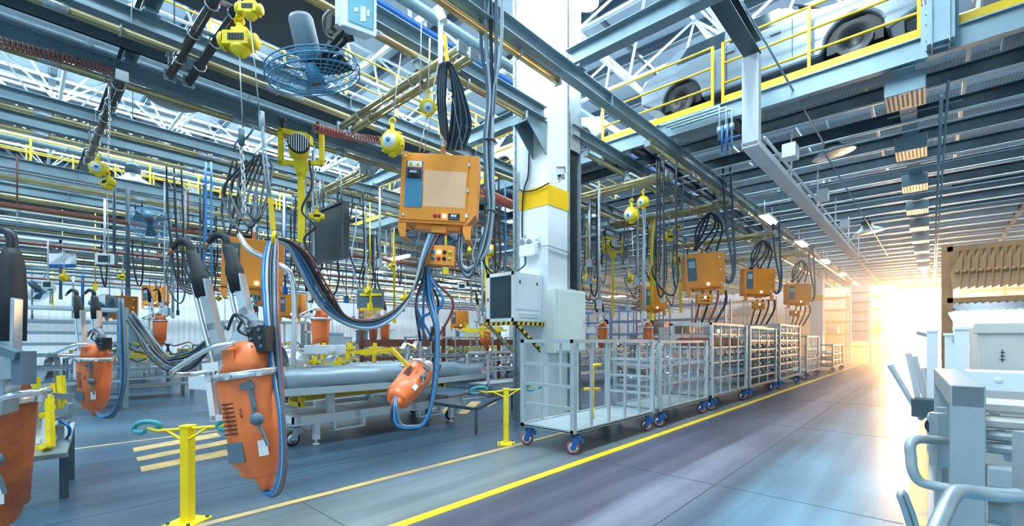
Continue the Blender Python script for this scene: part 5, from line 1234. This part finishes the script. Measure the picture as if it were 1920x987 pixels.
car3 = make_car('dark shaded car body at the top right corner on the mezzanine', 'car_shaded'); car3.location = (2.75, 10.55, cz_)
car4 = make_car('white car body far off on the mezzanine left of the large orange cabinet', 'car_white'); car4.location = (-14.6, 10.55, cz_)
# mezzanine post and steel between the cars
b = MB(); b.bx(-.05, .25, 9.1, 9.4, 5.95, 9.5); b.ibeam((.1, 9.2, 5.9), (.1, 9.2, 9.6), .28, .2); struct(b.build('mezzanine_post', 'steel_blue'))
b = MB(); b.bx(-.12, .3, 9.38, 9.46, 5.9, 6.7)
for dx in (-.05, .22):
    for z in (6.0, 6.15, 6.4, 6.55): b.cyl((dx, 9.38, z), (dx, 9.35, z), .02, 6)
struct(b.build('splice_plate', 'steel_blue'))
b = MB()
for k, x in enumerate((-3.05, -2.92, -2.82)): b.tube([(x - 1.2, 9.3, 6.15 - .06 * k), (x, 9.3, 6.15 - .06 * k), (x, 9.3, 5.5 - .1 * k)], .03, 8); b.cyl((x, 9.3, 5.62), (x, 9.3, 5.75), .045, 8)
tag(b.build('air_pipe', 'steel_blue'), 'group of drop pipes with valves at the mezzanine edge under the silver car', 'pipe')
b = MB()
for k, x in enumerate((-2.95, -2.85)): b.tube([(x, 9.15, 5.7), (x, 9.15, 5.2)], .02, 6); b.tube([(x, 9.15, 5.4), (x + .25, 9.15, 5.42)], .012, 6)
tag(b.build('air_valve', 'caster_blue'), 'blue valves below the drop pipes at the mezzanine edge', 'valve')

# ================================================================= RIGHT FOREGROUND: STEEL RACK AND TUBES
root = thing('steel_stillage', 'heavy white-grey steel stillage filled with ribbed pressed panels at the right edge', 'rack', (.8, 3.1, 0))
K0 = V((.055, 2.52, 0)); K1 = V((.012, 3.9, 0)); ex = V((1, .03, 0))
b = MB()
for c_, zt in ((K0, 1.42), (K1, 1.41)): b.slab([c_, c_ + ex * .10, c_ + ex * .10 + V((0, .10, 0)), c_ + V((0, .10, 0))], (0, 0, zt))
b.slab([K0 + UP * 1.33, K0 + ex * .1 + UP * 1.33, K1 + ex * .1 + UP * 1.33, K1 + UP * 1.33], (0, 0, .09))
b.slab([K0 + UP * .1, K0 + ex * .1 + UP * .1, K1 + ex * .1 + UP * .1, K1 + UP * .1], (0, 0, .09))
b.build('frame', 'stillage', root, bevel=.006)
b = MB(); b.slab([K0 + ex * .1 + UP * 1.03, K0 + ex * 1.6 + UP * 1.03, K0 + ex * 1.6 + UP * 1.115, K0 + ex * .1 + UP * 1.115], (0, .06, 0)); b.build('cross_bar', 'stillage', root, bevel=.01)
b = MB(); b.ring(K0 + ex * .30 + UP * 1.073 + V((0, -.012, 0)), (0, 1, 0), .028, .008, 16, 6); b.build('ring_lug', 'chrome', root)
b = MB(); b.bar(K0 + V((-.02, .25, .4)), K0 + V((-.02, .25, 1.30)), .03, .03, FWD); b.bar(K0 + V((-.03, .2, 1.28)), K0 + V((-.03, .2, 1.05)), .05, .04, FWD); b.cyl(K0 + V((-.05, .2, 1.25)), K0 + V((-.05, .32, 1.25)), .02, 8); b.cyl(K0 + V((-.05, .2, 1.12)), K0 + V((-.05, .32, 1.12)), .02, 8); b.build('drop_latch', 'galv', root)
def ribbed(z0, z1, y, lab, m='part_steel', dots=3, x0=.17, x1=2.0):
    b = MB(); h = z1 - z0; pr = [(.02, 0), (-.03, .08 * h), (-.045, .3 * h), (-.05, .7 * h), (-.03, .86 * h), (.0, .95 * h), (.02, h)]
    vs = []; 
    for x in (x0, x1): vs += [(x, y + a + (x - x0) * .03, z0 + c_) for a, c_ in pr]
    n = len(pr); b.add(vs, [(i, i + 1, n + i + 1, n + i) for i in range(n - 1)]); o = b.build('pressed_panel', m)
    md = o.modifiers.new('s', 'SOLIDIFY'); md.thickness = .006
    tag(o, lab, 'car part', 'pressed panels in the right stillage')
    for k in range(dots):
        b = MB(); c_ = V((x0 + .14 + .22 * k, y - .053 + .004 * k, z0 + .6 * h)); b.lathe(c_, (0, -1, 0), [(.014, 0), (.014, .002), (0, .002)], 12); b.build('hole', 'rust' if k % 2 else 'plate_grey', o)
    return o
for i, (z0, z1) in enumerate(((.84, .94), (.94, 1.02), (1.12, 1.165), (1.168, 1.21), (1.213, 1.27), (1.275, 1.34))):
    ribbed(z0, z1, 2.72 + .035 * i, ('lowest', 'second lowest', 'middle lower', 'middle upper', 'second highest', 'topmost')[i] + ' ribbed pressed panel in the right stillage', 'bin_white' if i >= 4 else 'stillage', 2 if i < 5 else 0)
root = thing('metal_bin', 'pale warm-lit steel bin with stencilled marks behind the stillage at right', 'bin', (.9, 4.6, 0))
p0 = P(1832, 690, 3.3); b = MB(); b.bx(p0.x, p0.x + 1.5, p0.y, p0.y + .9, 0, 1.70); b.bx(p0.x - .02, p0.x + 1.5, p0.y - .02, p0.y + .0, 1.64, 1.72); b.build('bin_body', 'bin_white', root, bevel=.01)
b = MB()
for dx in (.11, .30):
    for dz in (0, .025, .05): b.bx(p0.x + dx + dz * .1, p0.x + dx + .028, p0.y - .004, p0.y, 1.455 + dz, 1.462 + dz)
    b.bx(p0.x + dx + .012, p0.x + dx + .017, p0.y - .004, p0.y, 1.44, 1.53)
b.build('stencil_mark', 'steel_dark', root)
b = MB(); a = P(1812, 700, 2.9); b.bx(a.x, a.x + 1.6, a.y, a.y + .25, 1.28, 1.40)
for k in range(5): b.lathe((a.x + .14 + .17 * k, a.y - .002, 1.35), (0, -1, 0), [(.03 if k % 2 else .018, 0), (.02, .003), (0, .003)], 12)
tag(b.build('perforated_beam', 'paint_white', bevel=.01), 'white steel beam with round holes lying across behind the stillage top', 'beam')
# tubes in front
b = MB(); b.tube(spl([P(1788, 826, 2.0), P(1752, 826, 1.95), P(1722, 824, 1.9), P(1707, 834, 1.88), P(1708, 858, 1.87), P(1711, 882, 1.86), P(1724, 903, 1.85), P(1750, 911, 1.83), P(1783, 917, 1.8)], 6), .019, 12)
tag(b.build('bent_tube', 'stillage'), 'white bent tube handle sticking out left of the right stillage', 'handle')
b = MB(); b.tube(spl([P(1748, 1010, 1.35), P(1768, 965, 1.4), P(1785, 932, 1.45), P(1800, 922, 1.48), P(1840, 926, 1.5), P(1890, 930, 1.5), P(1940, 928, 1.5)], 6), .023, 12)
tag(b.build('push_bar', 'galv'), 'thick grey bent push bar crossing the lower right corner', 'push bar')
b = MB(); b.tube(spl([P(1712, 1010, 1.5), P(1702, 975, 1.5), P(1692, 945, 1.5), P(1687, 930, 1.5), P(1694, 924, 1.5), P(1701, 940, 1.5), P(1714, 975, 1.5), P(1722, 1010, 1.5)], 6), .009, 8)
tag(b.build('hand_grip', 'galv'), 'small grey looped grip at the bottom edge left of the push bar', 'grip')
b = MB(); b.bar(P(1921, 810, 1.5), P(1921, 1050, 1.5), .04, .04, FWD); tag(b.build('corner_post', 'galv'), 'grey post cut by the right edge at the end of the push bar', 'post')
b = MB(); b.bar(P(1862, 770, 2.1), P(1885, 835, 2.1), .018, .03, FWD); b.bar(P(1885, 835, 2.1), P(1893, 865, 2.1), .018, .03, FWD); tag(b.build('lever_bar', 'galv'), 'worn flat lever leaning in front of the ribbed panels', 'lever')
for k, (a, c_, lab) in enumerate((((1668, 684), (1722, 775), 'leftmost'), ((1703, 663), (1726, 770), 'second from left'), ((1714, 668), (1742, 775), 'third from left'), ((1733, 690), (1748, 780), 'rightmost'))):
    D = 6.6 + .1 * k; b = MB(); b.bar(P(a[0], a[1], D), P(c_[0], c_[1], D), .05, .06, FWD); b.bar(P(c_[0], c_[1], D), P(c_[0] + 6, c_[1] + 12, D), .06, .05, FWD)
    tag(b.build('tow_bar', 'paint_white'), lab + ' of the tow bars leaning over the aisle at right', 'tow bar', 'tow bars by the right stillage')
root = thing('towing_cart', 'grey steel cart with square posts behind the right stillage, beside the tow bars', 'cart', P(1760, 780, 6.3))
for px, t_, D in ((1748, 622, 6.6), (1803, 617, 5.2), (1783, 628, 6.0)):
    b = MB(); a = P(px, t_, D); b.bx(a.x - .06, a.x + .06, a.y - .06, a.y + .06, 0, a.z); b.bx(a.x - .075, a.x + .075, a.y - .075, a.y + .075, a.z - .01, a.z + .02); b.build('post', 'paint_white', root)
b = MB(); a = P(1748, 780, 6.6); c_ = P(1803, 790, 5.2); b.bx(min(a.x, c_.x), max(a.x, c_.x) + .8, min(a.y, c_.y), max(a.y, c_.y), .35, .45); b.bar(P(1750, 632, 6.6), P(1722, 605 + 20, 7.2), .05, .05); b.bar(P(1790, 636, 6.0), P(1803, 628, 5.2), .06, .06); b.build('bed', 'cart_grey', root)
b = MB(); a = P(1735, 765, 6.5); b.box(a, (.3, .3, .25)); b.lathe(P(1745, 800, 6.4) , RGT, [(0, 0), (.1, 0), (.1, .06), (0, .06)], 14); b.build('hitch', 'steel_dark', root)

# ================================================================= FAR RIGHT: RACK OF HANGING PARTS
root = thing('hanging_part_rack', 'tall brown rack with rows of hanging stamped parts at the far right', 'rack', (3, 12, 0))
ya = 9.0
b = MB(); L0 = PY(1776, 540, ya); R0 = PY(1990, 520, ya); b.bx(L0.x - .06, L0.x + .06, ya, ya + .12, 0, 2.95); b.bx(R0.x, R0.x + .1, ya, ya + .1, 0, 2.95)
for z in (2.85, 2.12, 1.35): b.bx(L0.x, R0.x, ya, ya + .08, z, z + .07); b.bx(L0.x, R0.x, ya + 1.2, ya + 1.28, z, z + .07)
b.build('frame', 'rack_brown', root)
n = 12
for r_, (z, m_) in enumerate(((2.85, 'rack_brown'), (2.1, 'part_steel'))):
    for i in range(n):
        x = L0.x + .1 + i * (R0.x - L0.x - .2) / (n - 1); b = MB()
        if r_ == 0:
            b.slab([(x - .06, ya - .04, z), (x + .06, ya - .04, z), (x + .07, ya - .02, z - .25), (x + .04, ya - .06, z - .5), (x - .05, ya - .06, z - .55), (x - .07, ya - .02, z - .3)], (0, .03, 0)); b.lathe((x, ya - .06, z - .3), (0, -1, 0), [(.03, 0), (.02, .02), (0, .02)], 8)
        else:
            b.path([(x - .1, ya + .3, z), (x - .04, ya, z - .12), (x + .05, ya - .1, z - .35), (x + .1, ya - .12, z - .55)], .10, .03, V((0, -1, 0)))
        tag(b.build('hanging_stamping', m_), ('brown stamped plate hanging in the upper row of the far right rack', 'curved steel stamping leaning in the lower row of the far right rack')[r_], 'car part', ('upper', 'lower')[r_] + ' row of hanging parts at far right')
b = MB(); b.bx(1.6, 4.6, 6.2, 7.0, 0, 1.0); b.bx(1.6, 4.6, 6.2, 7.0, 1.15, 1.2)
tag(b.build('parts_bench', 'cart_grey', bevel=.02), 'grey parts bench in front of the far right hanging rack', 'bench')

# far pallet racks by the gate
def pallet_rack(x0, x1, y, z, label, m, bays=3, levels=4, group='pallet racks by the gate'):
    root = thing('pallet_rack', label, 'rack', ((x0 + x1) / 2, y, 0), group)
    for i in range(bays + 1):
        b = MB(); x = x0 + (x1 - x0) * i / bays
        for yy in (y, y + 1.1): b.bx(x - .05, x + .05, yy - .05, yy + .05, 0, z)
        k = 0; zz = .2
        while zz < z - .8: b.bar((x, y if k % 2 else y + 1.1, zz), (x, y + 1.1 if k % 2 else y, zz + .8), .03, .03); zz += .8; k += 1
        b.build('upright', m, root)
    for l in range(1, levels + 1):
        zz = z * l / (levels + .3); b = MB(); b.bx(x0, x1, y - .06, y, zz - .06, zz + .06); b.bx(x0, x1, y + 1.1, y + 1.16, zz - .06, zz + .06); b.build('shelf_beam', 'warm_rack' if m != 'blue_rack' else 'blue_rack', root)
    return root
pallet_rack(-9.5, -3.0, 46.5, 5.4, 'violet pallet rack to the left of the bright gate', 'violet_rack', 3, 5)
pallet_rack(-17, -10, 44, 5.4, 'violet pallet rack behind the far column', 'violet_rack', 3, 4)
pallet_rack(-28, -18, 38, 4.6, 'blue pallet rack at the back right of the main column', 'blue_rack', 4, 4)
pallet_rack(-17.5, -9.5, 30, 4.2, 'blue pallet rack in the back, directly right of the main column', 'blue_rack', 4, 4)
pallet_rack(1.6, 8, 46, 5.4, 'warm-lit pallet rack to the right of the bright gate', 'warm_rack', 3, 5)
rnd = random.Random(11)
for i in range(34):
    k = i % 5; x, y, z = ((-9 + rnd.random() * 5.4, 46.6, 0), (-16.5 + rnd.random() * 6, 44.1, 0), (-27 + rnd.random() * 8, 38.1, 0), (-17 + rnd.random() * 7, 30.1, 0), (1.8 + rnd.random() * 5, 46.1, 0))[k]
    lv = (5, 4, 4, 4, 5)[k]; H_ = (5.4, 5.4, 4.6, 4.2, 5.4)[k]; z = H_ * rnd.randint(1, lv - 1) / (lv + .3) + .06
    s_ = .5 + .3 * rnd.random(); b = MB(); b.bx(x, x + s_ * 1.4, y, y + .9, z, z + s_); b.bx(x - .02, x + s_ * 1.4 + .02, y - .02, y + .92, z + s_ - .06, z + s_)
    tag(b.build('storage_box', rnd.choice(('cab_white', 'warm_rack', 'cart_grey'))), 'storage box on a far ' + ('violet', 'violet', 'blue', 'blue', 'warm-lit')[k] + ' pallet rack', 'box', 'boxes on the pallet racks')
# white notice boards column beside the gate rack
for k in range(6):
    b = MB(); p = PY(1613, 630 - 18 * k, 40); b.bx(p.x - .5, p.x + .5, 40, 40.04, p.z - .38, p.z + .38); b.bx(p.x - .5, p.x + .5, 39.98, 40.0, p.z + .36, p.z + .40)
    tag(b.build('notice_board', 'cab_white'), ('lowest', 'second', 'third', 'fourth', 'fifth', 'topmost')[k] + ' of the stacked white boards left of the gate', 'board', 'white boards left of the gate')
pz = PY(1613, 640, 40); b = MB(); b.bx(pz.x - .6, pz.x - .52, 40, 40.08, 0, 5.6); b.bx(pz.x + .52, pz.x + .6, 40, 40.08, 0, 5.6); tag(b.build('board_frame', 'paint_white'), 'white frame holding the stacked boards left of the gate', 'frame')

# ================================================================= BACK STATIONS (middle distance clutter)
def make_screen(label, grp):
    root = thing('monitor', label, 'monitor', (0, 0, 0), grp)
    b = MB(); b.bx(-.24, .24, 0, .07, -.17, .17); b.build('housing', 'paint_white', root, local=True, bevel=.01)
    b = MB(); b.bx(-.16, .16, -.006, 0, -.10, .11); b.build('screen', 'glass_dark', root, local=True)
    b = MB(); b.tube([(0, .04, .17), (0, .04, 1.9)], .03, 6); b.build('pole', 'paint_white', root, local=True); return root
scr = make_screen('small white-framed monitor hanging on a pole at far left above the left gun', None); scr.location = P(195, 486, 8.3); scr.rotation_euler = (0, 0, YAW + .25); scr.scale = (.58,) * 3
for px, py, D, lab in ((88, 534, 11, 'small white-framed monitor hanging left of the left gun'), (866, 537, 15, 'small white monitor between the large cabinet cables and the glass-front cabinet')):
    dup(scr, P(px, py, D), lab, rz=YAW)
b = MB(); b.box(P(117, 489, 13), (.75, .05, .40), Matrix.Rotation(YAW, 3, 'Z')); q7 = P(117, 478, 13); b.tube([q7, V((q7.x, q7.y, 5.3))], .012, 5); sg = tag(b.build('hanging_sign', 'cab_white'), 'blank white sign with a blue lower stripe hanging at far left', 'sign')
b = MB(); b.box(P(117, 499, 12.95), (.75, .05, .09), Matrix.Rotation(YAW, 3, 'Z')); b.build('stripe', 'caster_blue', sg)
fan(P(282, 418, 9.5), -FWD + RGT * .6 + UP * .3, 'dark blue fan facing the viewer at left, below the yellow walkway rail', .95)
fan(P(78, 548, 14), -FWD + UP * .8, 'fan hanging low at far left beside the small monitor', .95)
fan(P(850, 452, 16), -FWD + RGT * .5, 'dark fan in the middle distance under the large orange cabinet', .95)
fan(PY(1090, 420, 11), -RGT + UP * .2, 'dark fan just right of the column', .8)
fan(P(540, 470, 17), -FWD - RGT * .3, 'dark fan behind the nearest yellow post', .9)
fan(P(195, 575, 12), -FWD + UP * .2, 'dark fan behind the left gun arms', .9)

mini = make_cabinet('orange control cabinet hanging in the back rows', rich=False, group='orange cabinets in the back rows')
mini.location = (-17, 4, 2.1)
bg_gun = make_gun('orange welding gun standing far back in the rows', group='welding guns in the back rows', rich=False)
bg_gun.location = (-16, 5, .55)
red_cyl = None
def place_at(src, px, py, D, lab, rz=None, s=1.0, group=None):
    c = copy_tree(src); c.location = P(px, py, D); c.rotation_mode = 'XYZ'; c.rotation_euler = (0, 0, YAW if rz is None else rz); c.scale = (s,) * 3; c['label'] = lab
    if group: c['group'] = group
    return c
for (px, py, D, lab, sp) in ((288, 572, 22, 'small orange cabinet behind the cable loops at left', .2), (228, 597, 19, 'orange cabinet just right of the left gun arms', .6), (498, 572, 19, 'orange cabinet low behind the foreground gun arms', 0),
                             (544, 594, 19, 'orange cabinet beside the bent steel pipe', -.2), (1230, 582, 18, 'dull red-orange cabinet between the two lift frames right of the column', .3), (690, 614, 24, 'tiny orange cabinet under the sagging hoses', 0),
                             (384, 545, 24, 'orange cabinet between the two pairs of gun arms', 0), (862, 614, 26, 'tiny orange cabinet near the glass-front cabinet', .2)):
    place_at(mini, px, py, D, lab, YAW + sp)
mini.location = P(600, 560, 26); mini.rotation_euler = (0, 0, YAW); mini['label'] = 'tiny orange cabinet far back between the bent pipe and sagging hoses'
for (px, py, D, lab) in ((601, 662, 11.5, 'orange welding gun upright behind the car floor panel'), (700, 640, 22, 'orange gun far back under the sagging hoses, left one'), (722, 642, 22, 'orange gun far back under the sagging hoses, right one'),
                         (910, 650, 17, 'orange gun behind the glass-front cabinet'), (470, 640, 16, 'orange gun behind the foreground gun arms'), (1130, 652, 20, 'orange gun just right of the electrical cabinet'), (300, 645, 17, 'orange gun behind the dark sagging hoses at left')):
    place_at(bg_gun, px, py, D, lab, s=.95, rz=YAW + .4)
bg_gun.location = P(1215, 650, 22); bg_gun.rotation_euler = (0, 0, YAW); bg_gun['label'] = 'orange gun far back right of the column, above the carts'

rnd = random.Random(5)
# yellow I-shaped lifting beam with blue blocks in the centre
root = thing('lifting_beam', 'yellow I-shaped lifting beam with dark blocks hanging in the centre background', 'lifting beam', P(695, 565, 14))
b = MB(); b.bar(P(675, 553, 14), P(716, 553, 14), .07, .07); b.bar(P(675, 580, 14), P(716, 580, 14), .07, .07); b.bar(P(695, 553, 14), P(695, 580, 14), .07, .07, FWD); b.build('frame', 'yellow', root)
b = MB()
for px in (682, 708): b.bar(P(px, 545, 14.1), P(px, 580, 14.1), .35, .2, FWD)
b.build('block', 'plate_grey', root)
b = MB()
for k in range(9):
    b.tube(spl([P(676 + 5 * k, 548, 14.1), P(672 + 5 * k + rnd.uniform(-8, 8), 520, 14.1), P(680 + 4 * k + rnd.uniform(-8, 8), 480, 14.1), P(690 + 2 * k, 440, 14.1)]), .02, 5)
b.build('cable', 'hose_black', root)
# cable tangles, hanging cables and small hoists over the back rows
for i in range(70):
    px = rnd.uniform(50, 950) if i < 52 else rnd.uniform(1095, 1290); D = rnd.uniform(9, 22); y0_ = 637 - (637 - 300) * 8.5 / D; L_ = rnd.uniform(60, 170) * 9 / D; w_ = rnd.uniform(8, 40) * 9 / D
    m_ = rnd.choice(('hose_black', 'hose_black', 'hose_steel', 'hose_black', 'hose_steel' if i >= 52 else 'hose_blue', 'hose_grey' if i < 52 else 'hose_black'))
    zc = rnd.uniform(470, 560); ya_ = max(y0_, zc - L_)
    a_ = P(px, ya_, D); e_ = P(px + w_ * .9, ya_, D)
    hose([V((a_.x, a_.y, 5.4)), a_, P(px - w_ * .4, (ya_ + zc) / 2, D), P(px + w_ * .1, zc, D), P(px + w_ * .7, zc + 12, D), P(px + w_, zc - 20, D), e_, V((e_.x, e_.y, 5.4))], .022, m_, {'hose_black': 'black', 'hose_steel': 'slate', 'hose_blue': 'blue', 'hose_grey': 'pale grey'}[m_] + ' cable hanging in a loop over the back stations', 'cable loops over the back stations', k=5, n=5)
for i in range(46):
    px = rnd.uniform(30, 940) if i < 34 else rnd.uniform(1100, 1280); D = rnd.uniform(10, 24)
    a = P(px, 0, D); z1 = rnd.uniform(2.2, 3.6); b = MB(); b.tube([V((a.x, a.y, z1)), V((a.x, a.y, 5.3))], rnd.choice((.015, .03, .045)), 6); b.box((a.x, a.y, z1), (.1, .1, .2))
    tag(b.build('drop_pipe', rnd.choice(('steel_blue', 'steel_light', 'plate_grey', 'caster_blue' if i < 34 else 'galv', 'yellow'))), 'vertical drop pipe hanging over the back stations', 'pipe', 'drop pipes over the back stations')
for i in range(16):
    px = (345, 735, 530, 650, 1000, 120, 300, 440, 880, 600, 760, 1150, 1240, 230, 410, 690)[i]; py = (462, 500, 548, 560, 440, 520, 470, 500, 470, 530, 560, 540, 560, 520, 560, 545)[i]; D = 11 + (i * 37 % 90) / 9
    block_hoist(P(px, py, D), 'small yellow hoist over the back stations', .13, P(px, py - 60 * 9 / D, D), group='yellow hoists over the back stations', yaw=i)
# work benches, fixtures and brackets on the floor of the back rows
def make_bench(label, grp):
    root = thing('work_bench', label, 'bench', (0, 0, 0), grp)
    b = MB(); b.bx(-1.1, 1.1, -.45, .45, .78, .84)
    for z in (.3,): b.bx(-1.1, 1.1, -.45, .45, z, z + .03)
    b.build('bench_top', 'cart_grey', root, local=True)
    for x in (-1.05, 1.05):
        for y in (-.4, .4):
            b = MB(); b.bx(x - .04, x + .04, y - .04, y + .04, 0, .78); b.build('leg', 'steel_blue', root, local=True)
    b = MB(); b.bx(-.9, -.5, -.3, .3, .84, 1.15); b.path([(-.3, 0, .84), (-.3, 0, 1.3), (.2, 0, 1.35), (.2, 0, 1.0)], .08, .08, V((0, 1, 0))); b.bx(.5, .9, -.2, .2, .84, 1.05); b.bx(-.2, .1, -.3, .1, .84, .98); b.build('fixture', 'part_steel', root, local=True)
    b = MB(); b.path([(.35, -.1, .84), (.35, -.1, 1.4), (.1, -.1, 1.5)], .06, .06, V((0, 1, 0))); b.bx(-1, 1, -.44, -.40, 1.1, 1.16); b.bx(-.98, -.94, -.44, -.4, .84, 1.1); b.bx(.94, .98, -.44, -.4, .84, 1.1); b.build('clamp', 'yellow', root, local=True)
    b = MB(); b.tube(spl([(.5, 0, 1.05), (.2, -.3, 1.2), (-.2, -.35, 1.0), (-.6, -.3, 1.3), (-.8, 0, 1.1)], 5), .02, 5); b.tube(spl([(.7, 0, 1.05), (.4, -.25, 1.5), (0, -.2, 1.2), (-.5, -.1, 1.5)], 5), .018, 5); b.build('cable', 'hose_black', root, local=True)
    return root
bench = make_bench('grey fixture bench with yellow clamps in the back rows', 'fixture benches in the back rows')
spots = [(x, y) for x in (-13.2, -16.2, -19.4, -23, -27) for y in (-1.5, 2.4, 6.2, 10, 14, 18, 23, 28)]
for i, (x, y) in enumerate(spots):
    if x == -13.2 and y < 19: continue
    x += rnd.uniform(-.1, .1); y += rnd.uniform(-.15, .15)
    c = bench if bench.location.length == 0 and i else dup(bench, (x, y, 0), 'grey fixture bench with yellow clamps in the back rows')
    c.location = (x, y, 0); c.rotation_euler = (0, 0, 1.57 + rnd.uniform(-.1, .1))
# robots-like fixture stands and pale panels behind, control desks
busy = [(x, y, .75, 1.35) for x, y in spots] + [(-9.4, y, 1.0, 2.6) for y in (10.5, 15, 19.6)] + [(-12.8, y, 1.0, 2.6) for y in (10.6, 15.6)] + [(-14, 14, .9, 6.5), (-12, 4.1, 1, 1.4), (-7.6, 4.2, 1.4, 2.4), (-20.3, 21.8, .7, .7)]
def free_spot(x0, x1, y0, y1, r):
    for _ in range(200):
        x, y = rnd.uniform(x0, x1), rnd.uniform(y0, y1)
        if all(abs(x - a) > c_ + r or abs(y - b_) > d_ + r for a, b_, c_, d_ in busy): break
    busy.append((x, y, r * .6, r * .6)); return x, y
for i in range(40):
    x, y = free_spot(-29, -10.5, 3, 30, .3); h = rnd.uniform(1.2, 2.3); b = MB(); w_ = rnd.uniform(.3, .7)
    M = Matrix.Rotation(rnd.uniform(0, 1.5), 3, 'Z'); b.box((x, y, h / 2), (w_, .35, h), M); b.box((x, y, h + .03), (w_ + .06, .42, .06), M); b.box(V((x, y, h * .7)) + M @ V((0, -.19, 0)), (w_ * .6, .03, .2), M); b.box((x, y, .05), (w_ + .1, .5, .1), M)
    tag(b.build('control_desk', rnd.choice(('steel_light', 'cart_grey', 'plate_grey', 'cab_white', 'steel_blue'))), 'upright control desk among the back stations', 'cabinet', 'control desks among the back stations')
for i in range(60):
    x, y = free_spot(-28, -10.2, 4, 28, .35); b = MB(); z = rnd.uniform(.9, 1.5); M = Matrix.Rotation(rnd.uniform(0, 3), 3, 'Z') @ Matrix.Rotation(rnd.uniform(-.5, .5), 3, 'X')
    c_ = V((x, y, z)); L_ = rnd.uniform(.4, 1.0)
    b.path([c_ + M @ V((-L_, 0, 0)), c_ + M @ V((-L_ * .3, .05, .15)), c_ + M @ V((L_ * .3, -.05, .05)), c_ + M @ V((L_, 0, .2))], .12, .04); b.bar(c_ + M @ V((0, 0, .1)), c_ + M @ V((0, .1, -.3)), .06, .06)
    b.bar(V((x, y, 0)), V((x, y, z)), .05, .05, FWD)
    tag(b.build('part_stand', rnd.choice(('part_steel', 'chrome', 'steel_blue', 'rust', 'alu', 'yellow'))), 'stand holding a steel stamping among the back stations', 'stand', 'part stands among the back stations')
for i in range(10):
    y = -4 + 4 * i; b = MB(); b.bx(-33.0, -32.9, y, y + 3.9, .3, 4.4); 
    for k in range(14): b.bx(-32.9, -32.86, y + .28 * k, y + .28 * k + .02, .3, 4.4)
    struct(b.build('partition_panel', 'wall'))
# standing shelf of coils behind the car floor panel
root = thing('brown_parts_rack', 'long brown-red rack of small steel parts behind the sagging hoses', 'rack', (-13.5, 12, 0))
b = MB(); b.bx(-14.4, -13.6, 8, 20, 1.35, 1.6); b.bx(-14.4, -13.6, 8, 20, .9, 1.0); b.bx(-14.4, -13.6, 8, 20, .4, .5)
for y in range(8, 21, 3): b.bx(-14.4, -14.3, y - .05, y + .05, 0, 2.1); b.bx(-13.7, -13.6, y - .05, y + .05, 0, 2.1)
b.build('rack_frame', 'rust', root)

# ================================================================= HAZE, AND LABELS OF LOOK-ALIKES BY THEIR PLACE
m = bpy.data.materials.new('haze'); m.use_nodes = True; t = m.node_tree; t.nodes.clear()  # scattering volume added to spread the warm glow of the gate
vo = t.nodes.new('ShaderNodeVolumeScatter'); ou = t.nodes.new('ShaderNodeOutputMaterial'); t.links.new(vo.outputs[0], ou.inputs['Volume'])
vo.inputs['Color'].default_value = (1, .90, .76, 1); vo.inputs['Density'].default_value = .034; vo.inputs['Anisotropy'].default_value = .35
MAT['haze'] = m
b = MB(); b.bx(-15, 10, 19, 49.9, .02, 5.6); hz_ = b.build('haze', 'haze'); tag(hz_, 'warm haze volume added for the glow of the bright gate', 'haze', kind='stuff')
bpy.context.view_layer.update()
# ORDINALS
ones = 'first second third fourth fifth sixth seventh eighth ninth tenth eleventh twelfth thirteenth fourteenth fifteenth sixteenth seventeenth eighteenth nineteenth'.split()
tens = {2: 'twent', 3: 'thirt', 4: 'fort', 5: 'fift', 6: 'sixt'}
def word(n):
    if n <= 19: return ones[n - 1]
    return tens[n // 10] + ('ieth' if n % 10 == 0 else 'y-' + ones[n % 10 - 1])
def centre(o):
    ms = [o] if o.type == 'MESH' else [c for c in o.children if c.type == 'MESH']
    p = V((0, 0, 0))
    for q in ms: p += q.matrix_world @ (sum((V(c) for c in q.bound_box), V((0, 0, 0))) / 8)
    return p / max(1, len(ms))
same = {}
for o in scene.objects:
    if o.parent is None and o.get('category') and o.get('label'): same.setdefault(o['label'], []).append(o)
for lab, os_ in same.items():
    if len(os_) < 2: continue
    def key(o):
        p = centre(o); d = p.dot(FWD); return p.dot(RGT) / max(d, .1)
    os_.sort(key=key)
    for i, o in enumerate(os_): o['label'] = lab + ', ' + word(i + 1) + ' from left'
